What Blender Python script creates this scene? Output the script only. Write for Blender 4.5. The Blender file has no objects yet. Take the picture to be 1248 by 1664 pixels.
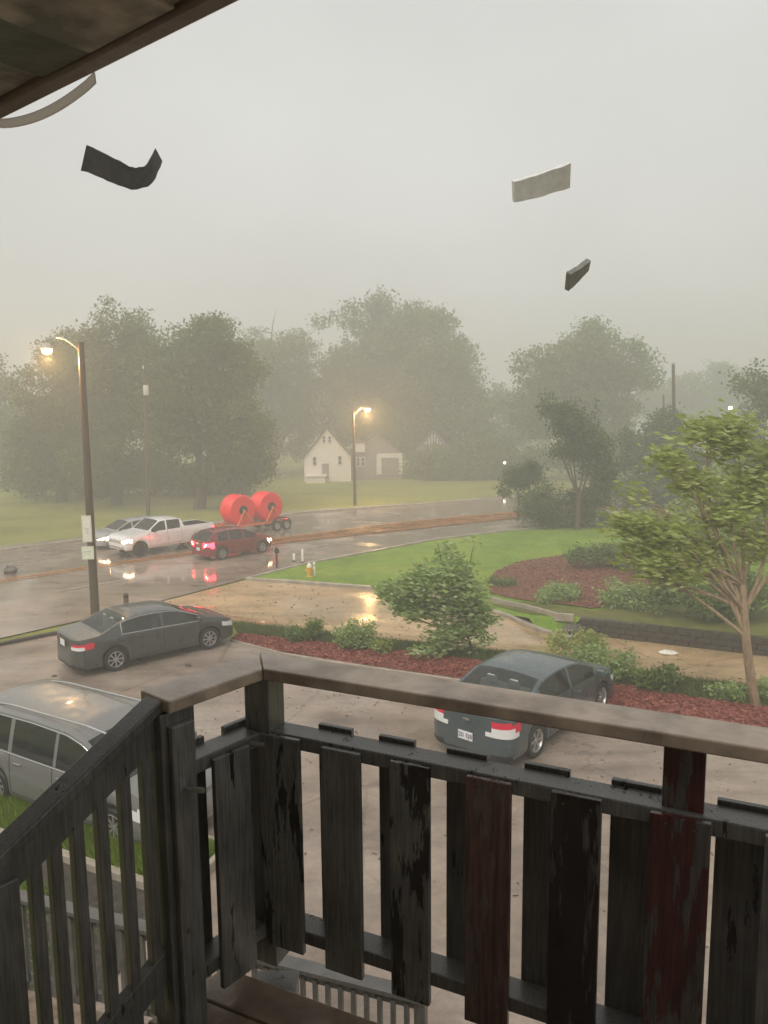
import bpy, bmesh, math, random
import numpy as np
from mathutils import Vector, Matrix
random.seed(7); RNG = np.random.default_rng(7)
SC = bpy.context.scene
COL = SC.collection
# ------------------------------------------------------------------ camera, world, sun, exposure
EYE = Vector((0.0, 0.0, 7.0)); F = 1250.0; CX = 624.0; CY = 832.0
PITCH = math.atan((832 - 662) / F); ROLL = 0.010
cam_d = bpy.data.cameras.new('camera'); cam = bpy.data.objects.new('camera', cam_d); COL.objects.link(cam)
cam_d.sensor_fit = 'VERTICAL'; cam_d.sensor_height = 24.0; cam_d.lens = 24.0 * F / 1664.0
cam_d.clip_start = 0.02; cam_d.clip_end = 2000
CAMR = Matrix.Rotation(math.pi / 2 - PITCH, 3, 'X') @ Matrix.Rotation(-ROLL, 3, 'Z')
cam.matrix_world = Matrix.Translation(EYE) @ CAMR.to_4x4()
SC.camera = cam
w = bpy.data.worlds.new('World'); SC.world = w; w.use_nodes = True
SUN_EL, SUN_AZ = math.radians(50), math.radians(205)
def build_world():
    nt = w.node_tree; N = nt.nodes; N.clear()
    out = N.new('ShaderNodeOutputWorld'); bg = N.new('ShaderNodeBackground')
    sky = N.new('ShaderNodeTexSky'); sky.sky_type = 'NISHITA'; sky.sun_disc = False
    sky.sun_elevation = SUN_EL; sky.sun_rotation = SUN_AZ; sky.dust_density = 6; sky.air_density = 1.0
    # thick storm cloud: nearly uniform warm grey with soft uneven patches, a little of the sky through it
    tc = N.new('ShaderNodeTexCoord'); mp = N.new('ShaderNodeMapping'); mp.inputs['Scale'].default_value = (1, 1, 1.6)
    nz = N.new('ShaderNodeTexNoise'); nz.inputs['Scale'].default_value = 1.5; nz.inputs['Detail'].default_value = 3
    rp = N.new('ShaderNodeValToRGB')
    rp.color_ramp.elements[0].position = .32; rp.color_ramp.elements[0].color = (5.65, 5.58, 5.4, 1)
    rp.color_ramp.elements[1].position = .72; rp.color_ramp.elements[1].color = (7.4, 7.42, 7.28, 1)
    mx = N.new('ShaderNodeMixRGB'); mx.inputs[0].default_value = .93
    L = nt.links
    L.new(tc.outputs['Generated'], mp.inputs[0]); L.new(mp.outputs[0], nz.inputs[0]); L.new(nz.outputs[0], rp.inputs[0])
    L.new(sky.outputs[0], mx.inputs[1]); L.new(rp.outputs[0], mx.inputs[2]); L.new(mx.outputs[0], bg.inputs[0])
    bg.inputs[1].default_value = .061
    L.new(bg.outputs[0], out.inputs[0])
build_world()
sun_d = bpy.data.lights.new('sun', 'SUN'); sun_d.energy = 1.5; sun_d.angle = math.radians(50); sun_d.color = (1, .97, .91)
sun = bpy.data.objects.new('sun', sun_d); COL.objects.link(sun)
sd = Vector((math.sin(SUN_AZ) * math.cos(SUN_EL), math.cos(SUN_AZ) * math.cos(SUN_EL), math.sin(SUN_EL)))
sun.rotation_euler = (-sd).to_track_quat('-Z', 'Y').to_euler(); sun.location = (0, 0, 60)
SC.view_settings.view_transform = 'Standard'; SC.view_settings.look = 'None'
SC.view_settings.exposure = 0.90; SC.view_settings.gamma = 1.0
cy = SC.cycles if hasattr(SC, 'cycles') else None
SC.render.engine = 'CYCLES'; cy = SC.cycles
cy.use_denoising = True; cy.max_bounces = 8; cy.diffuse_bounces = 4; cy.glossy_bounces = 3
cy.transparent_max_bounces = 10; cy.volume_bounces = 1; cy.transmission_bounces = 4
cy.sample_clamp_indirect = 4.0; cy.caustics_reflective = False; cy.caustics_refractive = False

# ------------------------------------------------------------------ geometry of the place
def ray(px, py):
    v = CAMR @ Vector(((px - CX) / F, (CY - py) / F, -1.0)); return v
def at_z(px, py, z):
    d = ray(px, py); return EYE + d * ((z - EYE.z) / d.z)
def at_depth(px, py, D):
    d = ray(px, py); return EYE + d * (D / d.y)
def sm(v):
    v = min(1.0, max(0.0, v)); return v * v * (3 - 2 * v)
NB = (.44, .898)                    # across the lot, away from the building
def s1(x, y): return x * NB[0] + y * NB[1]
def tt(x, y): return x * NB[1] - y * NB[0]
def st(s, t): return (s * NB[0] + t * NB[1], s * NB[1] - t * NB[0])
def droad(x, y): return -.73 * (x + 13.4) + .68 * (y - 26.8)
def h0(x, y):
    a = max(sm((s1(x, y) - 19.8) / 5.0), sm((droad(x, y) + 4.2) / 3.6))
    z = -a
    if y > 45: z -= .027 * min(y - 45, 70)
    return z
def bump(x, y):
    s = s1(x, y)
    if s < 26.85: return 0.0
    return .42 * sm((tt(x, y) + 10) / 4.5) * (1 - sm((s - 30) / 18))
def hv(x, y): return h0(x, y) + bump(x, y)
def G(px, py):                      # point of the ground seen at a pixel
    d = ray(px, py); a = 3.0; prev = a
    while a < 600:
        p = EYE + d * a
        if p.z <= hv(p.x, p.y): break
        prev = a; a += .5
    lo, hi = prev, a
    for _ in range(24):
        m = (lo + hi) / 2; p = EYE + d * m
        if p.z <= hv(p.x, p.y): hi = m
        else: lo = m
    return EYE + d * hi

# ------------------------------------------------------------------ object helpers
def link(o, parent=None):
    COL.objects.link(o)
    if parent: o.parent = parent
    return o
def tag(o, label=None, cat=None, group=None, kind=None):
    if label: o['label'] = label
    if cat: o['category'] = cat
    if group: o['group'] = group
    if kind: o['kind'] = kind
    return o
def empty(name, loc=(0, 0, 0), rz=0.0):
    o = bpy.data.objects.new(name, None); o.location = loc; o.rotation_euler = (0, 0, rz); o.empty_display_size = .2
    return link(o)
def np_mesh(name, V, Fc, smooth=False):
    me = bpy.data.meshes.new(name)
    V = np.asarray(V, dtype=np.float32); Fc = np.asarray(Fc, dtype=np.int32)
    n = Fc.shape[1]
    me.vertices.add(len(V)); me.vertices.foreach_set('co', V.ravel())
    me.loops.add(Fc.size); me.loops.foreach_set('vertex_index', Fc.ravel())
    me.polygons.add(len(Fc)); me.polygons.foreach_set('loop_start', np.arange(0, Fc.size, n, dtype=np.int32))
    me.polygons.foreach_set('loop_total', np.full(len(Fc), n, dtype=np.int32))
    me.update(calc_edges=True); me.validate()
    if smooth: me.shade_smooth()
    return me
class MB:
    def __init__(s): s.v = []; s.f = []
    def add(s, vs, fs):
        b = len(s.v); s.v += [tuple(p) for p in vs]; s.f += [tuple(i + b for i in f) for f in fs]; return s
    def box(s, c, d, M=None, taper=1.0):
        hx, hy, hz = d[0] / 2, d[1] / 2, d[2] / 2; vs = []
        for k in (-1, 1):
            q = taper if k > 0 else 1
            for (i, j) in ((-1, -1), (1, -1), (1, 1), (-1, 1)):
                p = Vector((i * hx * q, j * hy * q, k * hz))
                if M is not None: p = M @ p
                vs.append(p + Vector(c))
        return s.add(vs, [(3, 2, 1, 0), (4, 5, 6, 7), (0, 1, 5, 4), (1, 2, 6, 5), (2, 3, 7, 6), (3, 0, 4, 7)])
    def prism(s, a, b, wd, th, up=(0, 0, 1)):          # bar from a to b
        a, b = Vector(a), Vector(b); d = (b - a).normalized(); up = Vector(up)
        x = d.cross(up).normalized(); u = x.cross(d).normalized(); vs = []
        for p in (a, b):
            for (i, j) in ((-1, -1), (1, -1), (1, 1), (-1, 1)): vs.append(p + x * i * wd / 2 + u * j * th / 2)
        return s.add(vs, [(3, 2, 1, 0), (4, 5, 6, 7), (0, 1, 5, 4), (1, 2, 6, 5), (2, 3, 7, 6), (3, 0, 4, 7)])
    def tube(s, pts, rad, n=8, caps=True):
        pts = [Vector(p) for p in pts]; R = rad if isinstance(rad, (list, tuple)) else [rad] * len(pts)
        vs = []; fs = []; ref = Vector((.31, .17, .93))
        for i, p in enumerate(pts):
            d = (pts[min(i + 1, len(pts) - 1)] - pts[max(i - 1, 0)]).normalized()
            if abs(d.dot(ref)) > .97: ref = Vector((.9, .2, .1))
            x = d.cross(ref).normalized(); y = d.cross(x)
            for k in range(n):
                a = 2 * math.pi * k / n; vs.append(p + x * math.cos(a) * R[i] + y * math.sin(a) * R[i])
        for i in range(len(pts) - 1):
            for k in range(n):
                k2 = (k + 1) % n; fs.append((i * n + k, i * n + k2, (i + 1) * n + k2, (i + 1) * n + k))
        if caps: fs.append(tuple(range(n))[::-1]); fs.append(tuple((len(pts) - 1) * n + k for k in range(n)))
        return s.add(vs, fs)
    def lathe(s, prof, n=24, axis='Z', c=(0, 0, 0), M=None):      # prof: (radius, height)
        vs = []; fs = []
        for (r, z) in prof:
            for k in range(n):
                a = 2 * math.pi * k / n; p = (r * math.cos(a), r * math.sin(a), z)
                if axis == 'Y': p = (p[0], p[2], p[1])
                if axis == 'X': p = (p[2], p[0], p[1])
                p = Vector(p)
                if M is not None: p = M @ p
                vs.append(p + Vector(c))
        for i in range(len(prof) - 1):
            for k in range(n):
                k2 = (k + 1) % n; fs.append((i * n + k, i * n + k2, (i + 1) * n + k2, (i + 1) * n + k))
        return s.add(vs, fs)
    def mesh(s, name, smooth=False):
        me = bpy.data.meshes.new(name); me.from_pydata(s.v, [], s.f); me.update()
        bm = bmesh.new(); bm.from_mesh(me); bmesh.ops.recalc_face_normals(bm, faces=bm.faces); bm.to_mesh(me); bm.free()
        if smooth:
            me.shade_smooth(); me.set_sharp_from_angle(angle=math.radians(38))
        return me
    def build(s, name, mat, parent=None, smooth=False, bevel=0.0):
        me = s.mesh(name, smooth); me.materials.append(mat)
        o = link(bpy.data.objects.new(name, me), parent)
        if bevel:
            m = o.modifiers.new('bevel', 'BEVEL'); m.width = bevel; m.segments = 2; m.limit_method = 'ANGLE'
        return o
def mobj(name, me, mat, parent=None):
    if not me.materials: me.materials.append(mat)
    return link(bpy.data.objects.new(name, me), parent)
def copy_tree(o, parent=None):
    c = o.copy(); COL.objects.link(c); c.parent = parent
    for ch in list(o.children): copy_tree(ch, c)
    return c

# ------------------------------------------------------------------ materials
def principled(name, color=(.5, .5, .5), rough=.5, metal=0.0, spec=.5, coat=0.0):
    m = bpy.data.materials.new(name); m.use_nodes = True
    b = m.node_tree.nodes['Principled BSDF']
    b.inputs['Base Color'].default_value = (*color, 1); b.inputs['Roughness'].default_value = rough
    b.inputs['Metallic'].default_value = metal; b.inputs['Specular IOR Level'].default_value = spec
    if coat: b.inputs['Coat Weight'].default_value = coat; b.inputs['Coat Roughness'].default_value = .06
    return m
def noise(nt, scale, detail=4, vec=None, rough=.55, sx=(1, 1, 1), coord='Object'):
    tc = nt.nodes.new('ShaderNodeTexCoord'); mp = nt.nodes.new('ShaderNodeMapping'); mp.inputs['Scale'].default_value = sx
    nz = nt.nodes.new('ShaderNodeTexNoise'); nz.inputs['Scale'].default_value = scale; nz.inputs['Detail'].default_value = detail
    nz.inputs['Roughness'].default_value = rough
    nt.links.new(tc.outputs[coord], mp.inputs[0]); nt.links.new(mp.outputs[0], nz.inputs['Vector'])
    return nz.outputs['Fac'], mp
def ramp(nt, src, stops):
    r = nt.nodes.new('ShaderNodeValToRGB'); e = r.color_ramp.elements
    while len(e) < len(stops): e.new(.5)
    for i, (p, c) in enumerate(stops):
        e[i].position = p; e[i].color = (*c, 1) if len(c) == 3 else c
    nt.links.new(src, r.inputs[0]); return r.outputs[0]
def g(v): return (v, v, v)
def bumpn(nt, b, src, strength=.3, dist=.01):
    n = nt.nodes.new('ShaderNodeBump'); n.inputs['Strength'].default_value = strength; n.inputs['Distance'].default_value = dist
    nt.links.new(src, n.inputs['Height']); nt.links.new(n.outputs[0], b.inputs['Normal'])
def mottled(name, c1, c2, scale=3.0, rough=(.4, .7), sx=(1, 1, 1), bump=.2, bscale=None, bdist=.01, detail=6, p=(.35, .65), spec=.5, c3=None):
    m = principled(name, c1, .5, spec=spec); nt = m.node_tree; b = nt.nodes['Principled BSDF']
    f, _ = noise(nt, scale, detail, sx=sx)
    stops = [(p[0], c1), (p[1], c2)]
    nt.links.new(ramp(nt, f, stops), b.inputs['Base Color'])
    f2, _ = noise(nt, scale * .37, 4, sx=sx)
    nt.links.new(ramp(nt, f2, [(.4, g(rough[0])), (.62, g(rough[1]))]), b.inputs['Roughness'])
    f3, _ = noise(nt, bscale or scale * 6, 5, sx=sx)
    if bump: bumpn(nt, b, f3, bump, bdist)
    return m
def paved(name, dark, mid, light, wet=(.08, .42), puddle=.45, crack=True, bd=.006):
    """wet paving: large blotches, fine grit, worn streaks, dark cracks, water lying in the low spots"""
    m = principled(name, mid, .3); nt = m.node_tree; b = nt.nodes['Principled BSDF']; L = nt.links
    f, _ = noise(nt, .35, 8, rough=.62); base = ramp(nt, f, [(.3, dark), (.5, mid), (.7, light)])
    f2, _ = noise(nt, 9, 6, rough=.7); mul = nt.nodes.new('ShaderNodeMixRGB'); mul.blend_type = 'MULTIPLY'; mul.inputs[0].default_value = .55
    L.new(base, mul.inputs[1]); L.new(ramp(nt, f2, [(.3, g(.62)), (.7, g(1.15))]), mul.inputs[2]); col = mul.outputs[0]
    f9, _ = noise(nt, 1.1, 6, sx=(.45, 1.3, 1), rough=.65); ms = nt.nodes.new('ShaderNodeMixRGB'); ms.blend_type = 'MULTIPLY'; ms.inputs[0].default_value = .8
    L.new(col, ms.inputs[1]); L.new(ramp(nt, f9, [(.36, g(.66)), (.52, g(.98)), (.68, g(1.1))]), ms.inputs[2]); col = ms.outputs[0]
    if crack:
        tc = nt.nodes.new('ShaderNodeTexCoord'); v = nt.nodes.new('ShaderNodeTexVoronoi'); v.feature = 'DISTANCE_TO_EDGE'; v.inputs['Scale'].default_value = .22
        f5, _ = noise(nt, 1.3, 5); ad = nt.nodes.new('ShaderNodeVectorMath'); ad.operation = 'ADD'
        L.new(tc.outputs['Object'], ad.inputs[0]); L.new(f5, ad.inputs[1]); L.new(ad.outputs[0], v.inputs['Vector'])
        mc = nt.nodes.new('ShaderNodeMixRGB'); mc.blend_type = 'MULTIPLY'; mc.inputs[0].default_value = 1
        L.new(col, mc.inputs[1]); L.new(ramp(nt, v.outputs['Distance'], [(.003, g(.72)), (.010, g(1))]), mc.inputs[2]); col = mc.outputs[0]
    L.new(col, b.inputs['Base Color'])
    f3, _ = noise(nt, .28, 5, rough=.5); pud = ramp(nt, f3, [(puddle, g(wet[0])), (puddle + .13, g(wet[1]))])
    L.new(pud, b.inputs['Roughness'])
    f4, _ = noise(nt, 14, 5, rough=.7); mm = nt.nodes.new('ShaderNodeMath'); mm.operation = 'MULTIPLY'
    L.new(f4, mm.inputs[0]); L.new(pud, mm.inputs[1]); bumpn(nt, b, mm.outputs[0], .8, bd)
    return m
def grassy(name, c1, c2, c3):
    m = principled(name, c1, .7, spec=.25); nt = m.node_tree; b = nt.nodes['Principled BSDF']; L = nt.links
    f, _ = noise(nt, .25, 6); base = ramp(nt, f, [(.3, c1), (.5, c2), (.72, c3)])
    f2, _ = noise(nt, 12, 6, rough=.75); mul = nt.nodes.new('ShaderNodeMixRGB'); mul.blend_type = 'MULTIPLY'; mul.inputs[0].default_value = .8
    L.new(base, mul.inputs[1]); L.new(ramp(nt, f2, [(.3, g(.4)), (.7, g(1.35))]), mul.inputs[2])
    f3, _ = noise(nt, 1.6, 5); m2 = nt.nodes.new('ShaderNodeMixRGB'); m2.blend_type = 'MULTIPLY'; m2.inputs[0].default_value = .6
    L.new(mul.outputs[0], m2.inputs[1]); L.new(ramp(nt, f3, [(.35, (.72, .66, .6)), (.62, (1.15, 1.1, 1.0))]), m2.inputs[2]); L.new(m2.outputs[0], b.inputs['Base Color'])
    bumpn(nt, b, f2, .9, .06); return m
def leafy(name, c1, c2, c3, trans=.35, rough=.38):
    m = bpy.data.materials.new(name); m.use_nodes = True; nt = m.node_tree; b = nt.nodes['Principled BSDF']; L = nt.links
    ge = nt.nodes.new('ShaderNodeNewGeometry')
    col = ramp(nt, ge.outputs['Random Per Island'], [(0, c1), (.55, c2), (1, c3)])
    L.new(col, b.inputs['Base Color']); b.inputs['Roughness'].default_value = rough; b.inputs['Specular IOR Level'].default_value = .45
    tr = nt.nodes.new('ShaderNodeBsdfTranslucent'); L.new(col, tr.inputs[0])
    mx = nt.nodes.new('ShaderNodeMixShader'); mx.inputs[0].default_value = trans
    L.new(b.outputs[0], mx.inputs[1]); L.new(tr.outputs[0], mx.inputs[2]); L.new(mx.outputs[0], nt.nodes['Material Output'].inputs[0])
    return m
def peeling(name, paint, bare, amount, seed, bare2=None, rough=.22):
    """dark paint flaking off wet boards in long vertical strips"""
    m = principled(name, paint, rough); nt = m.node_tree; b = nt.nodes['Principled BSDF']; L = nt.links
    f, mp = noise(nt, 9, 7, sx=(2.2, 2.2, .33), rough=.62); mp.inputs['Location'].default_value = (seed * 3.1, seed * 1.7, seed * .9)
    mask = ramp(nt, f, [(amount - .012, g(0)), (amount + .012, g(1))])
    f2, mp2 = noise(nt, 22, 5, sx=(3, 3, .25)); mp2.inputs['Location'].default_value = (seed, 0, seed)
    woodc = ramp(nt, f2, [(.3, bare), (.7, bare2 or tuple(c * 1.9 for c in bare))])
    f6, _ = noise(nt, 5, 4); pc = ramp(nt, f6, [(.3, tuple(c * .75 for c in paint)), (.7, tuple(c * 1.25 for c in paint))])
    mx = nt.nodes.new('ShaderNodeMixRGB'); L.new(mask, mx.inputs[0]); L.new(woodc, mx.inputs[1]); L.new(pc, mx.inputs[2])
    f7, mp7 = noise(nt, 60, 4, sx=(2.5, 2.5, .12), rough=.6); mg = nt.nodes.new('ShaderNodeMixRGB'); mg.blend_type = 'MULTIPLY'; mg.inputs[0].default_value = .75
    L.new(mx.outputs[0], mg.inputs[1]); L.new(ramp(nt, f7, [(.34, g(.45)), (.62, g(1.15))]), mg.inputs[2]); L.new(mg.outputs[0], b.inputs['Base Color'])
    L.new(ramp(nt, mask, [(0, g(.12)), (1, g(rough))]), b.inputs['Roughness'])
    ad = nt.nodes.new('ShaderNodeMath'); ad.operation = 'MULTIPLY_ADD'; ad.inputs[1].default_value = .35
    L.new(f2, ad.inputs[0]); L.new(mask, ad.inputs[2]); bumpn(nt, b, ad.outputs[0], .7, .003)
    return m
def emit(name, color, strength):
    m = bpy.data.materials.new(name); m.use_nodes = True; nt = m.node_tree
    b = nt.nodes['Principled BSDF']; b.inputs['Base Color'].default_value = (*color, 1)
    b.inputs['Emission Color'].default_value = (*color, 1); b.inputs['Emission Strength'].default_value = strength
    return m
def glassm(name, tint, see=.5):
    m = bpy.data.materials.new(name); m.use_nodes = True; nt = m.node_tree; L = nt.links
    b = nt.nodes['Principled BSDF']; b.inputs['Base Color'].default_value = (.03, .036, .033, 1); b.inputs['Roughness'].default_value = .05
    b.inputs['Specular IOR Level'].default_value = 1.0
    tr = nt.nodes.new('ShaderNodeBsdfTransparent'); tr.inputs[0].default_value = (*tint, 1)
    mx = nt.nodes.new('ShaderNodeMixShader'); mx.inputs[0].default_value = see
    L.new(b.outputs[0], mx.inputs[1]); L.new(tr.outputs[0], mx.inputs[2]); L.new(mx.outputs[0], nt.nodes['Material Output'].inputs[0])
    return m
def carpaint(name, c, rough=.3):
    m = principled(name, c, rough, metal=.25, coat=.8); nt = m.node_tree; b = nt.nodes['Principled BSDF']
    f, _ = noise(nt, 3, 5); nt.links.new(ramp(nt, f, [(.3, g(rough * .75)), (.7, g(rough * 1.5))]), b.inputs['Roughness'])
    f2, _ = noise(nt, 60, 2); bumpn(nt, b, f2, .12, .002)       # rain beads
    return m
M = {}
M['lot'] = paved('wet_lot_paving', (.16, .118, .092), (.30, .232, .185), (.41, .33, .27), (.10, .5), .42)
M['road'] = paved('wet_road_asphalt', (.22, .165, .13), (.31, .245, .195), (.40, .315, .255), (.07, .3), .5, bd=.004)
M['drive'] = paved('muddy_side_street', (.33, .215, .11), (.45, .305, .165), (.55, .385, .22), (.12, .5), .45)
M['walk'] = paved('wet_concrete_walk', (.30, .26, .2), (.38, .33, .26), (.44, .38, .31), (.15, .5), .45)
M['kerb'] = mottled('kerb_concrete', (.28, .24, .19), (.42, .36, .29), 2.5, (.3, .6))
M['grass'] = grassy('far_grass', (.19, .215, .045), (.27, .29, .06), (.34, .33, .09))
M['lawn'] = grassy('bright_lawn', (.13, .23, .018), (.19, .32, .028), (.29, .37, .045))
M['strip'] = grassy('strip_grass', (.11, .12, .03), (.16, .17, .04), (.20, .19, .06))
M['mulch'] = mottled('red_mulch', (.15, .036, .025), (.31, .08, .055), 14, (.5, .8), bump=1.0, bscale=26, bdist=.05, p=(.3, .7))
M['mulch2'] = mottled('brown_mulch', (.13, .045, .024), (.27, .095, .05), 10, (.5, .8), bump=1.0, bscale=22, bdist=.05, p=(.3, .7))
M['stonewall'] = mottled('dark_wall_block', (.028, .021, .015), (.06, .046, .033), 5, (.35, .7), bump=.6, bdist=.02)
M['yellow'] = mottled('worn_yellow_line', (.5, .17, .04), (.62, .28, .07), 2, (.12, .4), bump=.2)
M['white_line'] = mottled('worn_white_line', (.3, .28, .25), (.55, .52, .48), 3, (.15, .4), bump=.2)
M['bark'] = mottled('bark', (.05, .038, .027), (.12, .092, .065), 9, (.5, .8), sx=(2, 2, .4), bump=.8, bdist=.02)
M['palebark'] = mottled('pale_bark', (.22, .15, .095), (.38, .28, .18), 7, (.4, .7), sx=(2, 2, .5), bump=.6, bdist=.01)
M['polewood'] = mottled('pole_wood', (.045, .028, .018), (.10, .066, .045), 6, (.3, .6), sx=(3, 3, .2), bump=.6, bdist=.01)
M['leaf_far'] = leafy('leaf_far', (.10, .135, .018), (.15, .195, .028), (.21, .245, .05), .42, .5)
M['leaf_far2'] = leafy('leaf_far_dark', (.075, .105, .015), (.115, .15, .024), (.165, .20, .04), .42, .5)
M['leaf_mid'] = leafy('leaf_mid_dark', (.05, .082, .016), (.085, .125, .028), (.12, .17, .045), .35, .45)
M['leaf_near'] = leafy('leaf_near', (.20, .30, .07), (.32, .44, .14), (.52, .58, .32), .45, .25)
M['leaf_right'] = leafy('leaf_right', (.23, .29, .05), (.37, .43, .10), (.54, .58, .25), .48, .28)
M['leaf_shrub'] = leafy('leaf_shrub', (.085, .14, .03), (.15, .225, .055), (.26, .33, .10), .4, .35)
M['leaf_grass'] = leafy('leaf_grass', (.07, .10, .02), (.12, .16, .04), (.18, .21, .07), .35, .4)
M['leaf_lime'] = leafy('leaf_lime', (.12, .2, .01), (.19, .28, .015), (.27, .35, .03), .4, .4)
M['white'] = mottled('white_paint', (.62, .58, .54), (.76, .72, .68), 3, (.3, .6), bump=.1)
M['signwhite'] = mottled('sign_white', (.66, .63, .55), (.8, .77, .69), 8, (.3, .5), bump=.05)
M['rust'] = principled('rusty_nail', (.06, .035, .022), .6)
M['signgreen'] = principled('sign_faded_green', (.42, .56, .44), .4)
M['signgrey'] = principled('sign_faded_grey', (.45, .42, .38), .4)
M['dark'] = principled('black_rubber', (.012, .012, .012), .55)
M['under'] = principled('underbody', (.01, .01, .01), .8)
M['inter'] = principled('cabin_trim', (.12, .13, .12), .8)
M['seat'] = principled('seat_cloth', (.36, .37, .34), .8)
M['chrome'] = principled('bright_metal', (.62, .61, .6), .25, metal=.9)
M['alloy'] = principled('alloy_wheel', (.5, .49, .48), .35, metal=.75)
M['steel'] = mottled('galvanised_steel', (.3, .29, .28), (.45, .44, .42), 5, (.3, .5), bump=.05)
M['glass'] = glassm('tinted_window', (.7, .8, .74), .42)
M['glassdark'] = glassm('dark_window', (.22, .2, .19), .45)
M['plate'] = principled('plate_white', (.75, .74, .76), .4)
M['ink'] = principled('plate_ink', (.05, .06, .12), .5)
M['tail'] = emit('tail_lens', (.5, .012, .035), .12)
M['tail_on'] = emit('tail_lens_lit', (1.0, .02, .035), 9.0)
M['tail_hot'] = emit('brake_bulb', (1.0, .25, .2), 22.0)
M['lampwhite'] = principled('clear_lens', (.7, .7, .68), .15)
M['head_on'] = emit('headlamp_lit', (1.0, .62, .36), 7.0)
M['lamp'] = emit('sodium_lamp', (1.0, .62, .22), 7.0)
M['lampw'] = emit('porch_lamp', (1.0, .88, .66), 6.0)

# ------------------------------------------------------------------ ground sheets
def sheet(name, poly, mat, off, step=1.0, hf=None, kind='structure', thick=0.0):
    hf = hf or hv
    bm = bmesh.new(); vs = [bm.verts.new((p[0], p[1], 0)) for p in poly]
    bm.faces.new(vs); bmesh.ops.triangulate(bm, faces=bm.faces[:])
    xs = [p[0] for p in poly]; ys = [p[1] for p in poly]
    for ax, lo, hi in ((0, min(xs), max(xs)), (1, min(ys), max(ys))):
        k = math.floor(lo / step) * step + step
        while k < hi:
            co = [0, 0, 0]; no = [0, 0, 0]; co[ax] = k; no[ax] = 1
            bmesh.ops.bisect_plane(bm, geom=bm.verts[:] + bm.edges[:] + bm.faces[:], plane_co=co, plane_no=no); k += step
    bmesh.ops.recalc_face_normals(bm, faces=bm.faces)
    bm.faces.ensure_lookup_table()
    for v in bm.verts: v.co.z = hf(v.co.x, v.co.y) + off
    if bm.faces[0].normal.z < 0: bmesh.ops.reverse_faces(bm, faces=bm.faces[:])
    for f in bm.faces: f.smooth = True
    me = bpy.data.meshes.new(name); bm.to_mesh(me); bm.free(); me.materials.append(mat)
    o = link(bpy.data.objects.new(name, me)); o['kind'] = kind
    return o
def xy(p): return (p[0], p[1])
def P(*pts): return [xy(G(*p)) for p in pts]
def grid_lines(lo, hi, dlo, dhi, fine, coarse):
    a = list(np.arange(lo, dlo, coarse)) + list(np.arange(dlo, dhi, fine)) + list(np.arange(dhi, hi + 1, coarse)); return a
def build_ground():
    X = grid_lines(-290, 290, -50, 50, 1.0, 12); Y = grid_lines(-30, 300, -6, 76, 1.0, 8)
    V = [(x, y, h0(x, y) - .05) for y in Y for x in X]; nx = len(X)
    Fc = [(j * nx + i, j * nx + i + 1, (j + 1) * nx + i + 1, (j + 1) * nx + i) for j in range(len(Y) - 1) for i in range(nx - 1)]
    o = mobj('ground', np_mesh('ground', V, Fc, True), M['grass']); o['kind'] = 'structure'
build_ground()
def ribbon(pts, w0, w1):      # polygon between offsets along a polyline (left positive)
    L1, R1 = [], []
    for i, p in enumerate(pts):
        a = pts[max(0, i - 1)]; b = pts[min(len(pts) - 1, i + 1)]
        d = Vector((b[0] - a[0], b[1] - a[1])).normalized(); n = Vector((-d.y, d.x))
        L1.append((p[0] + n.x * w0, p[1] + n.y * w0)); R1.append((p[0] + n.x * w1, p[1] + n.y * w1))
    return L1 + R1[::-1]
def dense(pts, step=1.5):
    out = []
    for a, b in zip(pts[:-1], pts[1:]):
        n = max(1, int(math.hypot(b[0] - a[0], b[1] - a[1]) / step))
        for k in range(n): out.append((a[0] + (b[0] - a[0]) * k / n, a[1] + (b[1] - a[1]) * k / n))
    return out + [pts[-1]]
def kerb(name, pts, mat, hgt=.13, wd=.16, off=0.0):
    pts = dense(pts, 1.0); m = MB(); ring = []
    for i, p in enumerate(pts):
        a = pts[max(0, i - 1)]; b = pts[min(len(pts) - 1, i + 1)]
        d = Vector((b[0] - a[0], b[1] - a[1])).normalized(); n = Vector((-d.y, d.x)) * wd / 2
        z = hv(*p) + off
        ring.append([(p[0] + n.x, p[1] + n.y, z - .12), (p[0] + n.x, p[1] + n.y, z + hgt - .02), (p[0] + n.x * .8, p[1] + n.y * .8, z + hgt),
                     (p[0] - n.x * .8, p[1] - n.y * .8, z + hgt), (p[0] - n.x, p[1] - n.y, z + hgt - .02), (p[0] - n.x, p[1] - n.y, z - .12)])
    vs = [v for r in ring for v in r]; fs = []
    for i in range(len(ring) - 1):
        for k in range(5): fs.append((i * 6 + k, i * 6 + k + 1, (i + 1) * 6 + k + 1, (i + 1) * 6 + k))
    fs += [tuple(range(6)), tuple((len(ring) - 1) * 6 + k for k in range(6))]
    m.add(vs, fs); o = m.build(name, mat); o['kind'] = 'structure'; return o
near_edge = P((-140, 1072), (0, 1037), (152, 1003), (270, 974), (395, 941), (500, 916), (620, 894), (710, 877), (830, 862), (960, 852), (1100, 846))
far_edge = P((-140, 916), (0, 896), (130, 880), (360, 851), (500, 833), (700, 819), (830, 809), (1000, 797), (1130, 790))
sheet('road', near_edge + far_edge[::-1], M['road'], .0, 1.0)
mid = P((-140, 968), (0, 945), (150, 922), (300, 901), (480, 872), (650, 850), (830, 833), (1000, 820), (1120, 812))
mid = dense(mid, 3)
for k in (-1, 1):
    sheet('road_line', ribbon(mid, k * .22 - .09, k * .22 + .09), M['yellow'], .035, 1.0)
def lane_dashes():
    acc = 0
    for side in (-1, 1):
        pts = dense(mid, 1.0); i = 4
        while i < len(pts) - 5 and i < 60:
            sheet('lane_mark', ribbon(pts[i:i + 4], side * 4.1 - .06, side * 4.1 + .06), M['white_line'], .03, 1.0); i += 12
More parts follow.
